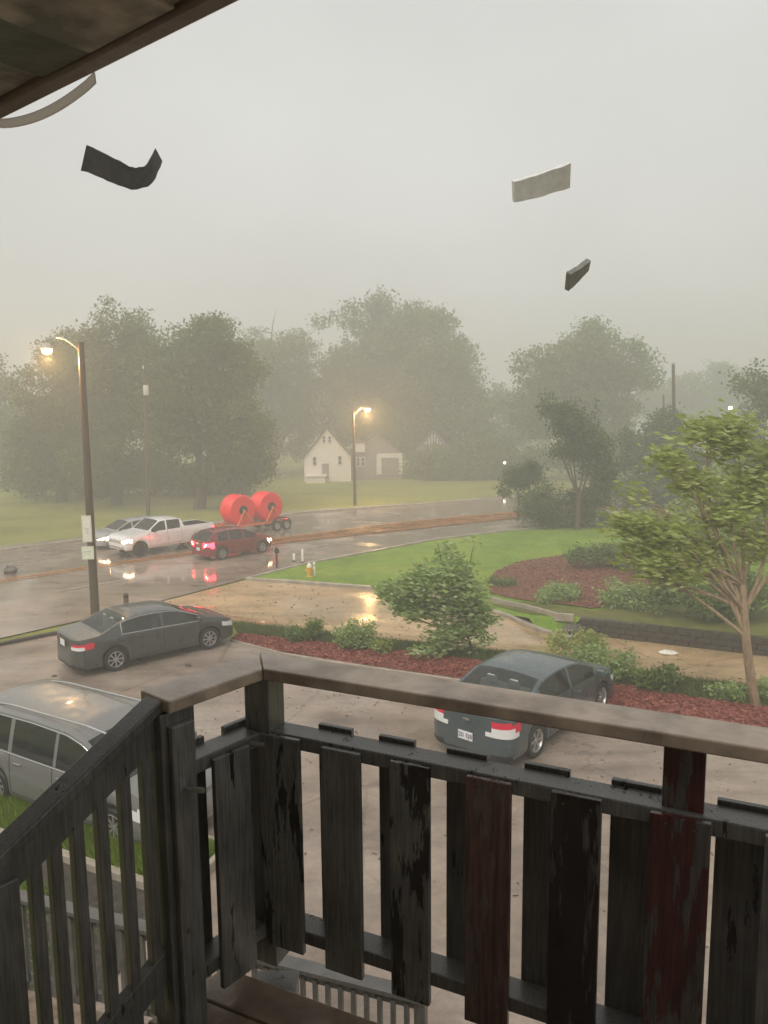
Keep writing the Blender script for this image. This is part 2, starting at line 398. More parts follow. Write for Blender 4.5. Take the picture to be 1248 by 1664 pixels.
lane_dashes()
sheet('sidewalk', ribbon(dense(far_edge, 3), .5, 2.0), M['walk'], -.01, 2.0)
kerb('road_kerb', far_edge, M['kerb'], .13)
# parking lot
lot_left = [xy(G(-140, 1085)), xy(G(0, 1049)), xy(G(80, 1033)), xy(G(220, 1012)), xy(G(345, 1012))]
# order: along far border from right to left
def Z0(*pts): return [xy(at_z(px, py, 0)) for px, py in pts]
mul_lo = dense(Z0((376, 1040), (460, 1062), (600, 1084), (740, 1104), (900, 1132), (1080, 1166), (1248, 1200), (1420, 1238)), .8)
mul_hi = dense(Z0((388, 1031), (480, 1041), (600, 1054), (740, 1070), (860, 1087), (1000, 1114), (1130, 1136), (1248, 1152), (1420, 1180)), .8)
lot_poly = [st(3, -28), st(3, 18)] + mul_lo[::-1] + lot_left[::-1] + [(-26, 12.5)]
sheet('parking_lot', lot_poly, M['lot'], .0, 1.5)
kerb('lot_kerb', mul_lo, M['kerb'], .04, .10)
kerb('strip_kerb', lot_left[:3] + [lot_left[3]], M['stonewall'], .10, .16)
# red mulch strip at the edge of the lot, the slope beyond it, the side street
m0 = xy(G(392, 1040)); tm = tt(*m0)
drv_near = dense(P((376, 1013), (480, 1024), (600, 1040), (740, 1054), (850, 1066), (1000, 1090), (1248, 1122), (1420, 1150)), .8)
sheet('mulch_strip', mul_lo + mul_hi[::-1], M['mulch'], .05, .6)
sheet('grass_verge', mul_hi + drv_near[::-1], M['strip'], .03, .6)
drive = P((376, 1013), (300, 1007), (232, 1001), (228, 990), (270, 976), (330, 961), (397, 944), (480, 949), (600, 958), (700, 970), (760, 982), (820, 1003), (880, 1028), (930, 1040)) + [st(26.75, -5), st(26.75, 18)] + drv_near[::-1]
sheet('side_street', drive, M['drive'], .012, 1.0)
def between(A, B, off):
    def f():
        u = random.random(); v = random.random()
        def q(L):
            t = u * (len(L) - 1); i = min(int(t), len(L) - 2); k = t - i; return (L[i][0] * (1 - k) + L[i + 1][0] * k, L[i][1] * (1 - k) + L[i + 1][1] * k)
        a, b = q(A), q(B); x, y = a[0] * (1 - v) + b[0] * v, a[1] * (1 - v) + b[1] * v; return (x, y, hv(x, y) + off)
    return f
lawn = P((398, 942), (500, 918), (620, 896), (710, 879), (830, 864), (960, 855), (1060, 850), (1250, 860), (1300, 930)) + [st(34, 18), st(26.9, 18), st(26.9, -5.3)] + P((928, 1038), (880, 1025), (820, 1000), (760, 979), (700, 967), (600, 955), (480, 946))
sheet('lawn', lawn, M['lawn'], .05, .75)
kerb('lawn_kerb', P((928, 1039), (880, 1026), (820, 1001), (760, 980), (700, 968), (600, 956), (480, 947), (402, 942), (500, 917), (620, 895), (710, 878), (830, 863), (960, 853)), M['kerb'], .12, .17)
bed = P((796, 966), (794, 948), (806, 930), (850, 914), (920, 904), (990, 903), (1045, 918), (1075, 945), (1085, 975), (1060, 985), (1000, 988), (960, 992), (905, 985), (850, 978))
sheet('mulch_bed', bed, M['mulch2'], .095, .5)
sheet('bank_grass', P((800, 985), (850, 981), (905, 988), (960, 995), (1000, 991), (1120, 988), (1300, 992)) + [st(26.95, 16), st(26.95, -5.0)] + P((925, 1027), (860, 1000)), M['strip'], .08, .5)
kerb('bed_edging', P((794, 978), (850, 991), (905, 1010), (932, 1020)), M['kerb'], .16, .10, .08)

# ------------------------------------------------------------------ retaining wall of blocks
def retaining_wall():
    root = empty('retaining_wall', (*st(26.75, -5), h0(*st(26.75, -5))))
    tag(root, 'low dark block retaining wall along the side street, below the shrubs', 'wall')
    ang = math.atan2(-NB[0], NB[1]); root.rotation_euler.z = ang
    random.seed(3)
    row_h = .2; bl = .45; n = 0
    base = MB().box((0, 0, 0), (bl - .02, .3, row_h - .015)).mesh('block'); base.materials.append(M['stonewall'])
    for r in range(5):
        x = -.2 + (r % 2) * .22
        while x < 20.5:
            p = st(26.75, -5 + x); top = bump(*st(26.9, -5 + x)) + .1
            if r * row_h < top:
                o = link(bpy.data.objects.new('block', base), root)
                o.location = (x, random.uniform(-.012, .012) + r * .008, row_h * (r + .5) + h0(*p) - root.location.z - .02)
                o.rotation_euler.z = random.uniform(-.015, .015)
            x += bl
retaining_wall()

# ------------------------------------------------------------------ vegetation
def leaves(centers, sizes, size, aspect=2.2, wind=None, windk=0.0, fold=.25, droop=0.0):
    n = len(centers); C = np.asarray(centers)
    d = RNG.normal(size=(n, 3))
    if wind is not None: d = d / np.linalg.norm(d, axis=1, keepdims=True) * (1 - windk) + np.array(wind) * windk
    d[:, 2] -= droop
    d /= np.linalg.norm(d, axis=1, keepdims=True) + 1e-9
    r = RNG.normal(size=(n, 3)); x = np.cross(d, r); x /= np.linalg.norm(x, axis=1, keepdims=True) + 1e-9
    u = np.cross(x, d); L = (size * RNG.uniform(.6, 1.35, n))[:, None]; W = L / aspect
    a = C; m = C + d * L * .5; b = C + d * L
    l = m + x * W * .5 + u * W * fold; rr = m - x * W * .5 + u * W * fold
    V = np.stack([a, l, b, rr], 1).reshape(-1, 3)
    i = np.arange(n)[:, None] * 4
    Fc = np.concatenate([i + np.array([[0, 1, 2]]), i + np.array([[0, 2, 3]])], 1).reshape(-1, 3)
    return V, Fc
def crown_points(blobs, n, clump, per, shell=.55, sub=16):
    """leaf points: each lobe carries smaller boughs on its outside, each bough carries leaf clumps"""
    B = np.array(blobs); vol = (B[:, 3] * B[:, 4] * B[:, 5]) ** .72; pr = vol / vol.sum()
    ns = len(blobs) * sub; idx = RNG.choice(len(blobs), ns, p=pr)
    u = RNG.normal(size=(ns, 3)); u /= np.linalg.norm(u, axis=1, keepdims=True)
    rad = 1 - shell * RNG.uniform(0, 1, ns) ** 1.3
    sc = B[idx, :3] + u * B[idx, 3:6] * rad[:, None] * .86
    sr = B[idx, 3:6] * RNG.uniform(.22, .42, (ns, 1))
    nc = max(6, n // per); j = RNG.choice(ns, nc, p=(sr.prod(1) ** .7) / (sr.prod(1) ** .7).sum())
    u2 = RNG.normal(size=(nc, 3)); u2 /= np.linalg.norm(u2, axis=1, keepdims=True)
    c = sc[j] + u2 * sr[j] * (1 - .5 * RNG.uniform(0, 1, nc) ** 1.5)[:, None]
    off = np.clip(RNG.normal(size=(nc, per, 3)), -1.9, 1.9) * np.array([1, 1, .6]) * (clump * RNG.uniform(.55, 1.2, (nc, 1, 1)))
    return (c[:, None, :] + off).reshape(-1, 3), c
def woody(m, a, b, r0, r1, bend=.12, n=5, sides=7):
    a, b = Vector(a), Vector(b); L = (b - a).length; pts = []; rs = []
    o = Vector((random.uniform(-1, 1), random.uniform(-1, 1), random.uniform(-.3, .6))) * L * bend
    for i in range(n + 1):
        t = i / n; pts.append(a.lerp(b, t) + o * math.sin(math.pi * t)); rs.append(r0 + (r1 - r0) * t)
    m.tube(pts, rs, sides)
    return pts
def tree(name, label, D, base_px, blobs_px, leaf, n, lm, bm, trunk_r, group=None, wind=(-.9, -.1, .15), windk=.35, clump=None, per=40, aspect=2.0,
         depth_k=.9, twigs=14, cat='tree', shell=.55, base=None, lean=None):
    """blobs_px: crown lobes (px, py, rx, ry[, depth offset]) at depth D"""
    if base is None:
        b0 = at_depth(base_px, 800, D); bx, by = b0.x, D; bz = hv(bx, by)
    else: bx, by, bz = base
    root = empty(name, (bx, by, bz)); tag(root, label, cat, group)
    k = D / F; blobs = []
    for bl in blobs_px:
        p = at_depth(bl[0], bl[1], D); do = bl[4] if len(bl) > 4 else random.uniform(-.35, .35) * bl[2] * k
        rx, rz = bl[2] * k * (1.1 if D > 45 else 1), bl[3] * k * (1.1 if D > 45 else 1)
        blobs.append((p.x - bx, do, p.z - bz, rx, (rx + rz) / 2 * depth_k, rz))
    if D > 45: leaf *= .48 if D > 60 else .6; n = int(n * (4.2 if D > 60 else 1.5)); windk = .15 if D > 60 else .4; aspect = 1.6
    clump = clump or leaf * 2.0
    pts, cen = crown_points(blobs, n, clump, per, shell)
    keep = pts[:, 2] > .05; pts = pts[keep]
    V, Fc = leaves(pts, None, leaf, aspect, wind, windk)
    mobj('crown', np_mesh('crown', V, Fc), lm, root)
    m = MB(); zc = sorted(blobs, key=lambda b: b[2]); lowest = zc[0]
    top = Vector((sum(b[0] for b in blobs) / len(blobs), sum(b[1] for b in blobs) / len(blobs), max(b[2] for b in blobs)))
    fork = Vector((top.x * .35, top.y * .35, max(.25 * top.z, min(b[2] - b[5] * .5 for b in blobs))))
    if fork.z < .3: fork.z = .3
    pts_t = woody(m, (0, 0, -.25), fork, trunk_r * 1.15, trunk_r * .85, .05, 5, 9)
    m.build('trunk', bm, root, smooth=True)
    m = MB()
    for b in blobs:
        e = Vector(b[:3]); pp = woody(m, pts_t[random.choice((3, 4, 4, 5, 5, 5))], e, trunk_r * .5, trunk_r * .16, .10)
        for _ in range(max(2, twigs // len(blobs))):
            q = pp[random.randint(2, 5)]; u = Vector((random.gauss(0, 1), random.gauss(0, 1), random.gauss(.3, .8))).normalized()
            woody(m, q, e + Vector((u.x * b[3], u.y * b[4], u.z * b[5])) * .75, trunk_r * .2, trunk_r * .04, .05, 4, 5)
    m.build('limbs', bm, root, smooth=True)
    return root
random.seed(11)
BG = 'trees beyond the road'
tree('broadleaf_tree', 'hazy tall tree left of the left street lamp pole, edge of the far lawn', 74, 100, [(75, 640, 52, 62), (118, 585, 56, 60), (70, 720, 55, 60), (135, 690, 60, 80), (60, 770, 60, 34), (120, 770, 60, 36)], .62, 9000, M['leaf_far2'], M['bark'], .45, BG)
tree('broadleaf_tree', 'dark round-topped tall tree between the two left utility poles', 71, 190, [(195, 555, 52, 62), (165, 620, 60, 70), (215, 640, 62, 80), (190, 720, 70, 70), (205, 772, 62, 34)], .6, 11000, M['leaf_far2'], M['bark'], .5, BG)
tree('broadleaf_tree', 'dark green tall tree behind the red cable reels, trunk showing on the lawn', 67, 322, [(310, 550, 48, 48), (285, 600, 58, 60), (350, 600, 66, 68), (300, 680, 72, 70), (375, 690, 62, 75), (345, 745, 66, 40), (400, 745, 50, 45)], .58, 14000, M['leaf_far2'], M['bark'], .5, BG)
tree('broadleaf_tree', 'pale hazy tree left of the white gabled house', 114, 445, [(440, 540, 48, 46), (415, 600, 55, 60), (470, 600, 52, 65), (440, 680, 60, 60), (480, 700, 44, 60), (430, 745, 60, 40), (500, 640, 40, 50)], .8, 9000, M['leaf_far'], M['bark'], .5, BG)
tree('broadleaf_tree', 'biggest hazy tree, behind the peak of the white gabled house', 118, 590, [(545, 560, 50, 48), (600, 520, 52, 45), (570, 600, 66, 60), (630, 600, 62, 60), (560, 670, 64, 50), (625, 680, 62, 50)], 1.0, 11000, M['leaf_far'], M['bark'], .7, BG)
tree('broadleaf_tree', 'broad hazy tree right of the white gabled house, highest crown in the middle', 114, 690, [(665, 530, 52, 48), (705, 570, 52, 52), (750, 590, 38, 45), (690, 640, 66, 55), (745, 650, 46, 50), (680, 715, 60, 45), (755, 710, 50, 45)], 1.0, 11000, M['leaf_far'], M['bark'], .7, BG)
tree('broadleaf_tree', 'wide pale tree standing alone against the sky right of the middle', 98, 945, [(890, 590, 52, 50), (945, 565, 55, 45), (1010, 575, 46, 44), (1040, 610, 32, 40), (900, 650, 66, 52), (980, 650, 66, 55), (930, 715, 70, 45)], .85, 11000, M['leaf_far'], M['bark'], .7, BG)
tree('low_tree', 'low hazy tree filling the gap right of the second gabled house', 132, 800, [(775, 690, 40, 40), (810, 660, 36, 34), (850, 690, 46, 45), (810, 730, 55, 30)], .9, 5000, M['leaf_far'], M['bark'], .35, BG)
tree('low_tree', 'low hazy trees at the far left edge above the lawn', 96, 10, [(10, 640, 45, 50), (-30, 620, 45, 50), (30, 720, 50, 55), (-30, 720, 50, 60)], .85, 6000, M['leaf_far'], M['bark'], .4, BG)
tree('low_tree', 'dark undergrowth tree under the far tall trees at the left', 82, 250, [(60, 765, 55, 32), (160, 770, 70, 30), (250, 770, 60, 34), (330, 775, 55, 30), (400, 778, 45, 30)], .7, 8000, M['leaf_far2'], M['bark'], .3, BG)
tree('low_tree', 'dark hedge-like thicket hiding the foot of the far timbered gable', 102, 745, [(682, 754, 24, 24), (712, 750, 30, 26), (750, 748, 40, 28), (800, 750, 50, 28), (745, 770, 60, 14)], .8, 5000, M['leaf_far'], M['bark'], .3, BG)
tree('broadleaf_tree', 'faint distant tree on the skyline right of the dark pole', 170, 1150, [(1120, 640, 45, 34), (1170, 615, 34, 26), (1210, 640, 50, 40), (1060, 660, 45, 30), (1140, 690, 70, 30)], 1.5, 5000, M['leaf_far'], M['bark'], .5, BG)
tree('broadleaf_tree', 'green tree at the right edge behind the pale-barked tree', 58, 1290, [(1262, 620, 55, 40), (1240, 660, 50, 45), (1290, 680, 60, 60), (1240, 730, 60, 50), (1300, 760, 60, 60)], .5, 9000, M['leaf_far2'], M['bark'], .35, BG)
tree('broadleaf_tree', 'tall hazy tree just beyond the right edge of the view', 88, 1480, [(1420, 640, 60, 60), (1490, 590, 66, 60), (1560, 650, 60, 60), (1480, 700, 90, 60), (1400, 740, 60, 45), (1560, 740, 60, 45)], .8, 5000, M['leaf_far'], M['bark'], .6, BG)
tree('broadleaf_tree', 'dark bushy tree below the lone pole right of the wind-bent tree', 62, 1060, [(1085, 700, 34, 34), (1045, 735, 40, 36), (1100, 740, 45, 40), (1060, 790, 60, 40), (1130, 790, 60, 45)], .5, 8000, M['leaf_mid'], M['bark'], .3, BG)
MG = 'trees on the corner lawn'
g6 = G(937, 862)
tree('bent_tree', 'dark tree bent by the wind on the corner lawn, bare lower trunk', g6.y, 937, [(892, 650, 20, 20), (925, 680, 30, 26), (955, 690, 20, 26), (945, 730, 32, 32), (975, 745, 24, 34), (925, 715, 24, 18), (985, 790, 22, 26)], .34, 8000, M['leaf_mid'], M['bark'], .16, MG, windk=.5, base=tuple(g6))
g6b = G(905, 862)
tree('broad_bush', 'dark mounded bush around the foot of the wind-bent tree', g6b.y + 1.5, 905, [(880, 825, 40, 36), (925, 830, 42, 34), (965, 825, 34, 40), (850, 845, 28, 20)], .32, 6500, M['leaf_mid'], M['bark'], .08, MG, cat='bush', base=(g6b.x, g6b.y + 1.5, hv(g6b.x, g6b.y + 1.5)))
g6c = G(838, 858)
tree('small_tree', 'small round tree left of the wind-bent tree, by the road', g6c.y + 4, 840, [(845, 775, 28, 22), (865, 765, 20, 18), (830, 790, 18, 16)], .3, 3000, M['leaf_mid'], M['bark'], .09, MG)
tree('broad_bush', 'olive thicket behind the pale tree, above the mulch bed', 40, 1150, [(1070, 845, 40, 34), (1125, 815, 46, 40), (1185, 800, 50, 44), (1245, 810, 50, 50), (1150, 860, 60, 36), (1225, 865, 55, 34), (1290, 850, 50, 50), (1100, 880, 46, 22)], .30, 9000, M['leaf_right'], M['bark'], .10, MG, cat='bush', clump=.34, per=16, windk=.5)
gt = G(775, 1068)
tree('windblown_shrub_tree', 'bushy green small tree blown leftward behind the mulch strip', gt.y, 775, [(735, 900, 22, 24), (700, 940, 50, 34), (660, 965, 40, 26), (750, 950, 36, 44), (622, 972, 26, 14), (690, 985, 50, 28), (712, 885, 16, 14), (768, 890, 10, 20), (765, 1000, 34, 44), (735, 1035, 48, 28), (790, 1030, 22, 30), (705, 1050, 40, 14)], .17, 6500, M['leaf_near'], M['bark'], .05, None, windk=.7, clump=.17, per=14, aspect=2.2, base=tuple(gt), depth_k=.8, shell=.7)
gr = G(1232, 1148)
tree('pale_trunk_tree', 'tall tree with pale trunk at the right edge, leaves streaming left', gr.y, 1232, [(1150, 700, 50, 36), (1090, 745, 34, 34), (1130, 780, 46, 40), (1040, 800, 34, 22), (1030, 850, 44, 24), (1090, 860, 50, 36), (1060, 905, 60, 26), (1010, 900, 30, 16), (1110, 925, 55, 22), (1055, 935, 46, 16), (1165, 940, 40, 20), (1200, 720, 44, 40), (1230, 800, 50, 40), (1180, 840, 46, 36), (1240, 880, 40, 30), (1150, 905, 46, 26), (1300, 740, 60, 60), (1330, 850, 60, 60)], .21, 11500, M['leaf_right'], M['palebark'], .10, None, windk=.72, clump=.20, per=9, aspect=3.0, base=tuple(gr), depth_k=1.0, twigs=45, shell=.9)

def shrub(name, label, px, py, wpx, hpx, lm, leaf=.12, n=2500, windk=.5, group=None, cat='shrub', aspect=2.0, lobes=4):
    b = G(px, py); k = b.y / F; root = empty(name, tuple(b)); tag(root, label, cat, group)
    blobs = []
    for i in range(lobes):
        blobs.append((random.uniform(-.5, .5) * wpx * k, random.uniform(-.25, .25) * wpx * k, hpx * k * random.uniform(.35, .6), wpx * k * .3, wpx * k * .28, hpx * k * .42))
    pts, _ = crown_points(blobs, n, leaf * 1.3, 16, .7); pts = pts[pts[:, 2] > .02]
    V, Fc = leaves(pts, None, leaf, aspect, (-.9, -.1, .25), windk); mobj('foliage', np_mesh('foliage', V, Fc), lm, root)
    m = MB()
    for bl in blobs:
        for _ in range(3): woody(m, (random.gauss(0, .06), random.gauss(0, .06), -.05), Vector(bl[:3]) + Vector((random.gauss(0, .1), random.gauss(0, .1), .1)), .018, .006, .15, 3, 5)
    m.build('stems', M['bark'], root); return root
VG = 'shrubs on the verge beyond the mulch strip'
shrub('low_shrub', 'small dark shrub left of the others on the verge, nearest the grey sedan', 498, 1042, 36, 36, M['leaf_shrub'], .10, 1500, group=VG)
shrub('low_shrub', 'rounder olive green shrub on the verge with its tip blown left', 578, 1056, 58, 56, M['leaf_near'], .10, 2600, group=VG)
shrub('low_shrub', 'tiny pale-flowered shrub just left of the bushy small tree', 630, 1062, 26, 26, M['leaf_right'], .08, 700, group=VG)
shrub('low_shrub', 'dark green shrub behind the front of the teal sedan', 1070, 1122, 56, 44, M['leaf_shrub'], .10, 1800, group=VG)
shrub('low_shrub', 'loose grey-green shrub at the nose of the teal sedan', 985, 1104, 76, 62, M['leaf_near'], .12, 1800, group=VG)
shrub('low_shrub', 'thin pale plant at the wall end above the teal sedan', 935, 1066, 70, 46, M['leaf_right'], .12, 2200, group=VG)
shrub('low_shrub', 'sparse plants left of the pale tree trunk on the verge', 1180, 1134, 60, 26, M['leaf_near'], .10, 700, group=VG)
shrub('low_shrub', 'low plant at the right edge beyond the pale tree trunk', 1265, 1136, 50, 36, M['leaf_near'], .10, 800, group=VG)
SG = 'shrubs on the mulch bed'
shrub('bed_shrub', 'ragged low plants on the right slope of the mulch bed', 1040, 985, 110, 40, M['leaf_near'], .15, 2200, group=SG, lobes=6)
shrub('bed_shrub', 'small tuft of plants at the left tip of the mulch bed', 818, 955, 40, 18, M['leaf_shrub'], .12, 700, group=SG)
shrub('bed_shrub', 'low spreading shrub in the middle of the brown mulch bed', 893, 978, 90, 36, M['leaf_near'], .13, 2600, group=SG)
shrub('bed_shrub', 'large dark mounded shrub above the retaining wall', 1150, 1006, 150, 84, M['leaf_shrub'], .15, 9000, group=SG, lobes=6)
shrub('bed_shrub', 'dark spreading evergreen at the upper edge of the mulch bed', 985, 925, 120, 44, M['leaf_shrub'], .16, 4200, group=SG, lobes=5)
shrub('bed_shrub', 'dense green shrub under the hanging branches of the pale tree', 1090, 935, 120, 60, M['leaf_near'], .15, 5200, group=SG, lobes=5)

def grass_tufts(name, label, poly_fn, n, hgt, lm):
    pts = []
    while len(pts) < n:
        p = poly_fn()
        if p is not None: pts.append(p)
    C = np.array(pts); k = len(C)
    tip = C + np.stack([RNG.normal(-.35, .3, k) * hgt, RNG.normal(0, .25, k) * hgt, hgt * RNG.uniform(.5, 1.2, k)], 1)
    sd_ = RNG.normal(size=(k, 3)) * np.array([1, 1, 0]); sd_ /= np.linalg.norm(sd_, axis=1, keepdims=True); wd = hgt * .06
    V = np.stack([C - sd_ * wd, C + sd_ * wd, tip], 1).reshape(-1, 3); Fc = np.arange(k * 3).reshape(-1, 3)
    o = mobj(name, np_mesh(name, V, Fc), lm); tag(o, label, 'grass', kind='stuff'); return o
def in_s(s0, s1_, t0, t1, off=.03):
    def f():
        x, y = st(random.uniform(s0, s1_), random.uniform(t0, t1)); return (x, y, hv(x, y) + off)
    return f
grass_tufts('verge_grass', 'long grass blown flat along the verge beyond the mulch strip', between(mul_hi, drv_near, .03), 26000, .16, M['leaf_grass'])
def mulch_chips(name, label, fn, n, size, mat):
    pts = [fn() for _ in range(n)]; C = np.array(pts)
    a = RNG.normal(size=(n, 3)); a /= np.linalg.norm(a, axis=1, keepdims=True); a[:, 2] *= .4
    b = np.cross(a, RNG.normal(size=(n, 3))); b /= np.linalg.norm(b, axis=1, keepdims=True)
    L = (size * RNG.uniform(.4, 1.3, n))[:, None]
    V = np.stack([C - a * L - b * L * .3, C + a * L - b * L * .3, C + a * L + b * L * .3, C - a * L + b * L * .3], 1).reshape(-1, 3)
    o = mobj(name, np_mesh(name, V, np.arange(n * 4).reshape(-1, 4)), mat); tag(o, label, 'mulch', kind='stuff')
M['chip'] = leafy('mulch_chips', (.13, .032, .024), (.26, .065, .045), (.36, .12, .085), 0.0, .6)
mulch_chips('mulch_chips', 'red wood chips on the mulch strip at the lot edge', between(mul_lo, mul_hi, .06), 16000, .05, M['chip'])

def in_poly(poly, off):
    xs = [p[0] for p in poly]; ys = [p[1] for p in poly]
    def f():
        while True:
            x, y = random.uniform(min(xs), max(xs)), random.uniform(min(ys), max(ys)); c = False; n = len(poly)
            for i in range(n):
                (x0, y0), (x1, y1) = poly[i], poly[i - 1]
                if (y0 > y) != (y1 > y) and x < (x1 - x0) * (y - y0) / (y1 - y0) + x0: c = not c
            if c: return (x + random.gauss(0, .12), y + random.gauss(0, .12), hv(x, y) + off)
    return f
M['chip2'] = leafy('bed_chips', (.08, .03, .018), (.2, .075, .042), (.33, .15, .09), 0.0, .6)
mulch_chips('bed_chips', 'brown wood chips on the mulch bed', in_poly(bed, .11), 17000, .045, M['chip2'])
M['litter'] = leafy('torn_leaves', (.06, .08, .02), (.13, .15, .04), (.2, .13, .06), .3, .4)
mulch_chips('storm_leaves', 'torn leaves and twigs scattered over the wet parking lot', in_poly([st(9.5, -14), st(9.5, 9), st(18.6, 9), st(18.6, -13)], .012), 900, .035, M['litter'])
mulch_chips('road_leaves', 'torn leaves scattered over the side street and corner lawn', in_poly(drive, .03), 700, .05, M['litter'])

# ------------------------------------------------------------------ vehicles
def pl(keys, x):
    xs = [k[0] for k in keys]; ys = [k[1] for k in keys]; return float(np.interp(x, xs, ys))
def smooth_keys(keys, n=160, it=2, wd=.06):
    xs = np.linspace(keys[0][0], keys[-1][0], n); ys = np.interp(xs, [k[0] for k in keys], [k[1] for k in keys])
    st_ = xs[1] - xs[0]; r = max(1, int(wd / st_))
    for _ in range(it):
        pad = np.pad(ys, r, mode='edge'); ys = np.convolve(pad, np.ones(2 * r + 1) / (2 * r + 1), 'valid')
    return list(zip(xs, ys))
WHEEL_CACHE = {}
def wheel_meshes(r, wdt, spokes, rim_k, mat_rim):
    key = (r, wdt, spokes, rim_k)
    if key in WHEEL_CACHE: return WHEEL_CACHE[key]
    rr = r * rim_k; h = wdt / 2
    ty = MB().lathe([(rr, -h * .8), (rr * 1.02, -h), (r * .93, -h), (r * .985, -h * .8), (r, -h * .4), (r, h * .4), (r * .985, h * .8), (r * .93, h), (rr * 1.02, h), (rr, h * .8)], 32, 'Y').mesh('tyre', True)
    ty.materials.append(M['dark'])
    m = MB().lathe([(rr * 1.0, h * .9), (rr * .93, h * .95), (rr * .88, h * .75), (rr * .86, -h * .7)], 32, 'Y')
    m.lathe([(0.001, h * .8), (rr * .2, h * .78), (rr * .24, h * .5), (rr * .2, h * .3)], 16, 'Y')
    for k in range(spokes):
        a = 2 * math.pi * k / spokes; c, s = math.cos(a), math.sin(a); wsp = rr * (1.5 / spokes)
        q = []
        for (rad, ww, yy) in ((rr * .15, wsp * .7, h * .74), (rr * .92, wsp, h * .84)):
            for sg in (-1, 1):
                for dy in (0, -h * .25): q.append((c * rad - s * ww * sg * .5, yy + dy, s * rad + c * ww * sg * .5))
        m.add(q, [(0, 2, 6, 4), (1, 5, 7, 3), (0, 4, 5, 1), (2, 3, 7, 6), (0, 1, 3, 2), (4, 6, 7, 5)])
    ri = m.mesh('rim', True); ri.materials.append(mat_rim)
    br = MB().lathe([(0.001, h * .1), (rr * .86, h * .1), (rr * .86, -h * .1), (0.001, -h * .1)], 24, 'Y').mesh('brake_disc'); br.materials.append(M['under'])
    WHEEL_CACHE[key] = (ty, ri, br); return WHEEL_CACHE[key]
def vehicle(name, label, sp, paint, loc, heading, glass=None, lit=None, plate=None, z=None, rim=None):
    """loc: ground point under the middle of the car; heading: (x, y) of the nose. Body lofted along local +x."""
    glass = glass or M['glass']; rim = rim or M['alloy']
    L, W, r = sp['L'], sp['W'], sp['wheel']; xr, xf = sp['axles']
    root = empty(name, (loc[0], loc[1], z if z is not None else hv(loc[0], loc[1]) + .004), math.atan2(heading[1], heading[0])); tag(root, label, sp['cat'])
    top = smooth_keys(sp['top'], 400, 2, sp.get('soft', .05)); belt = smooth_keys(sp['belt'], 300, 2, .06)
    Rr, nr = sp.get('rear_end', (.38, 3.0)); Rf, nf = sp.get('front_end', (.62, 2.6)); ra = r + sp.get('arch_gap', .05)
    th_k = sp.get('tumble', .36); X = []
    for k in range(10):
        a = k / 9 * math.pi / 2; X.append((Rr * (1 - math.cos(a) ** (2 / nr)) if False else Rr * (1 - math.sin(math.pi / 2 - a) ** (2 / nr)), None))
    st_x = set()
    ends_r = [(Rr * (1 - math.cos(a) ** (2 / nr)), max(1e-4, math.sin(a) ** (2 / nr))) for a in [k / 10 * math.pi / 2 for k in range(11)]]
    ends_f = [(L - Rf * (1 - math.cos(a) ** (2 / nf)), max(1e-4, math.sin(a) ** (2 / nf))) for a in [k / 10 * math.pi / 2 for k in range(11)]]
    mids = set(np.round(np.arange(Rr + .06, L - Rf - .03, .075), 4))
    for xw in (xr, xf):
        for k in range(-8, 9): mids.add(round(xw + ra * math.sin(k / 8 * math.pi / 2), 4))
    for kx in sp.get('cuts', []): mids.add(round(kx, 4))
    lst = [(x, f) for x, f in ends_r] + [(x, None) for x in sorted(mids) if Rr + .02 < x < L - Rf - .02] + [(x, f) for x, f in ends_f[::-1]]
    def plan(x):
        if x < Rr: return max(1e-4, (1 - ((Rr - x) / Rr) ** nr)) ** (1 / nr)
        if x > L - Rf: return max(1e-4, (1 - ((x - (L - Rf)) / Rf) ** nf)) ** (1 / nf)
        return 1.0
    LOW = [0, .05, .14, .25, .36, .48, .60, .72, .84, .93, 1.0]; WLOW = [.93, .965, .985, .995, 1.0, 1.0, .998, .992, .985, .975, .962]
    GH = [.04, .14, .35, .6, .82, .93, 1.0]; TOP = [.10, .24, .42, .62, .82, 1.0]
    nl, ng, nt_ = len(LOW), len(GH), len(TOP); NR = nl + ng + nt_
    sill = sp.get('sill', .2)
    def section(x, f):
        f = plan(x) if f is None else f
        zs = sill + sp.get('end_lift', .06) * (1 - f)
        for xw in (xr, xf):
            if abs(x - xw) < ra: zs = max(zs, r + math.sqrt(ra * ra - (x - xw) ** 2))
        zb = pl(belt, x); zt = max(pl(top, x), zb + .012); ze = zb + (zt - zb) * sp.get('edge', .86)
        hw = W / 2 * f; e = 1 - f; out = []
        nose = (x > L / 2); tilt = sp.get('tilt_f', .14) if nose else sp.get('tilt_r', .10); sg = -1 if nose else 1
        zs = min(zs, zb - .02)
        for t, ww in zip(LOW, WLOW):
            zz = zs + (zb - zs) * t; zn = (zz - sill) / max(.1, zb - sill)
            ww2 = .93 + (ww - .93) if t > .3 else ww
            out.append((x + sg * tilt * (e ** 1.2) * max(0, zn - .42) ** 1.3 * 1.6, hw * ww2, zz))
        wb = hw * WLOW[-1]; we = max(wb - th_k * (ze - zb), wb * .55); xs = out[-1][0]
        for t in GH:
            out.append((xs, wb + (we - wb) * (t ** 1.12), zb + (ze - zb) * t))
        for t in TOP:
            a = t * math.pi / 2; out.append((xs, we * (1 - t) ** .9 if t < 1 else 0.0, ze + (zt - ze) * math.sin(a) ** .8))
        return out
    secs = [section(x, f) for x, f in lst]; xs_l = [x for x, f in lst]; NS = len(secs)
    V = {}
    def vid(side, i, j): return (side, i, j) if j < NR - 1 else (0, i, j)
    faces = []                                   # (side, i, j)
    groups = {}
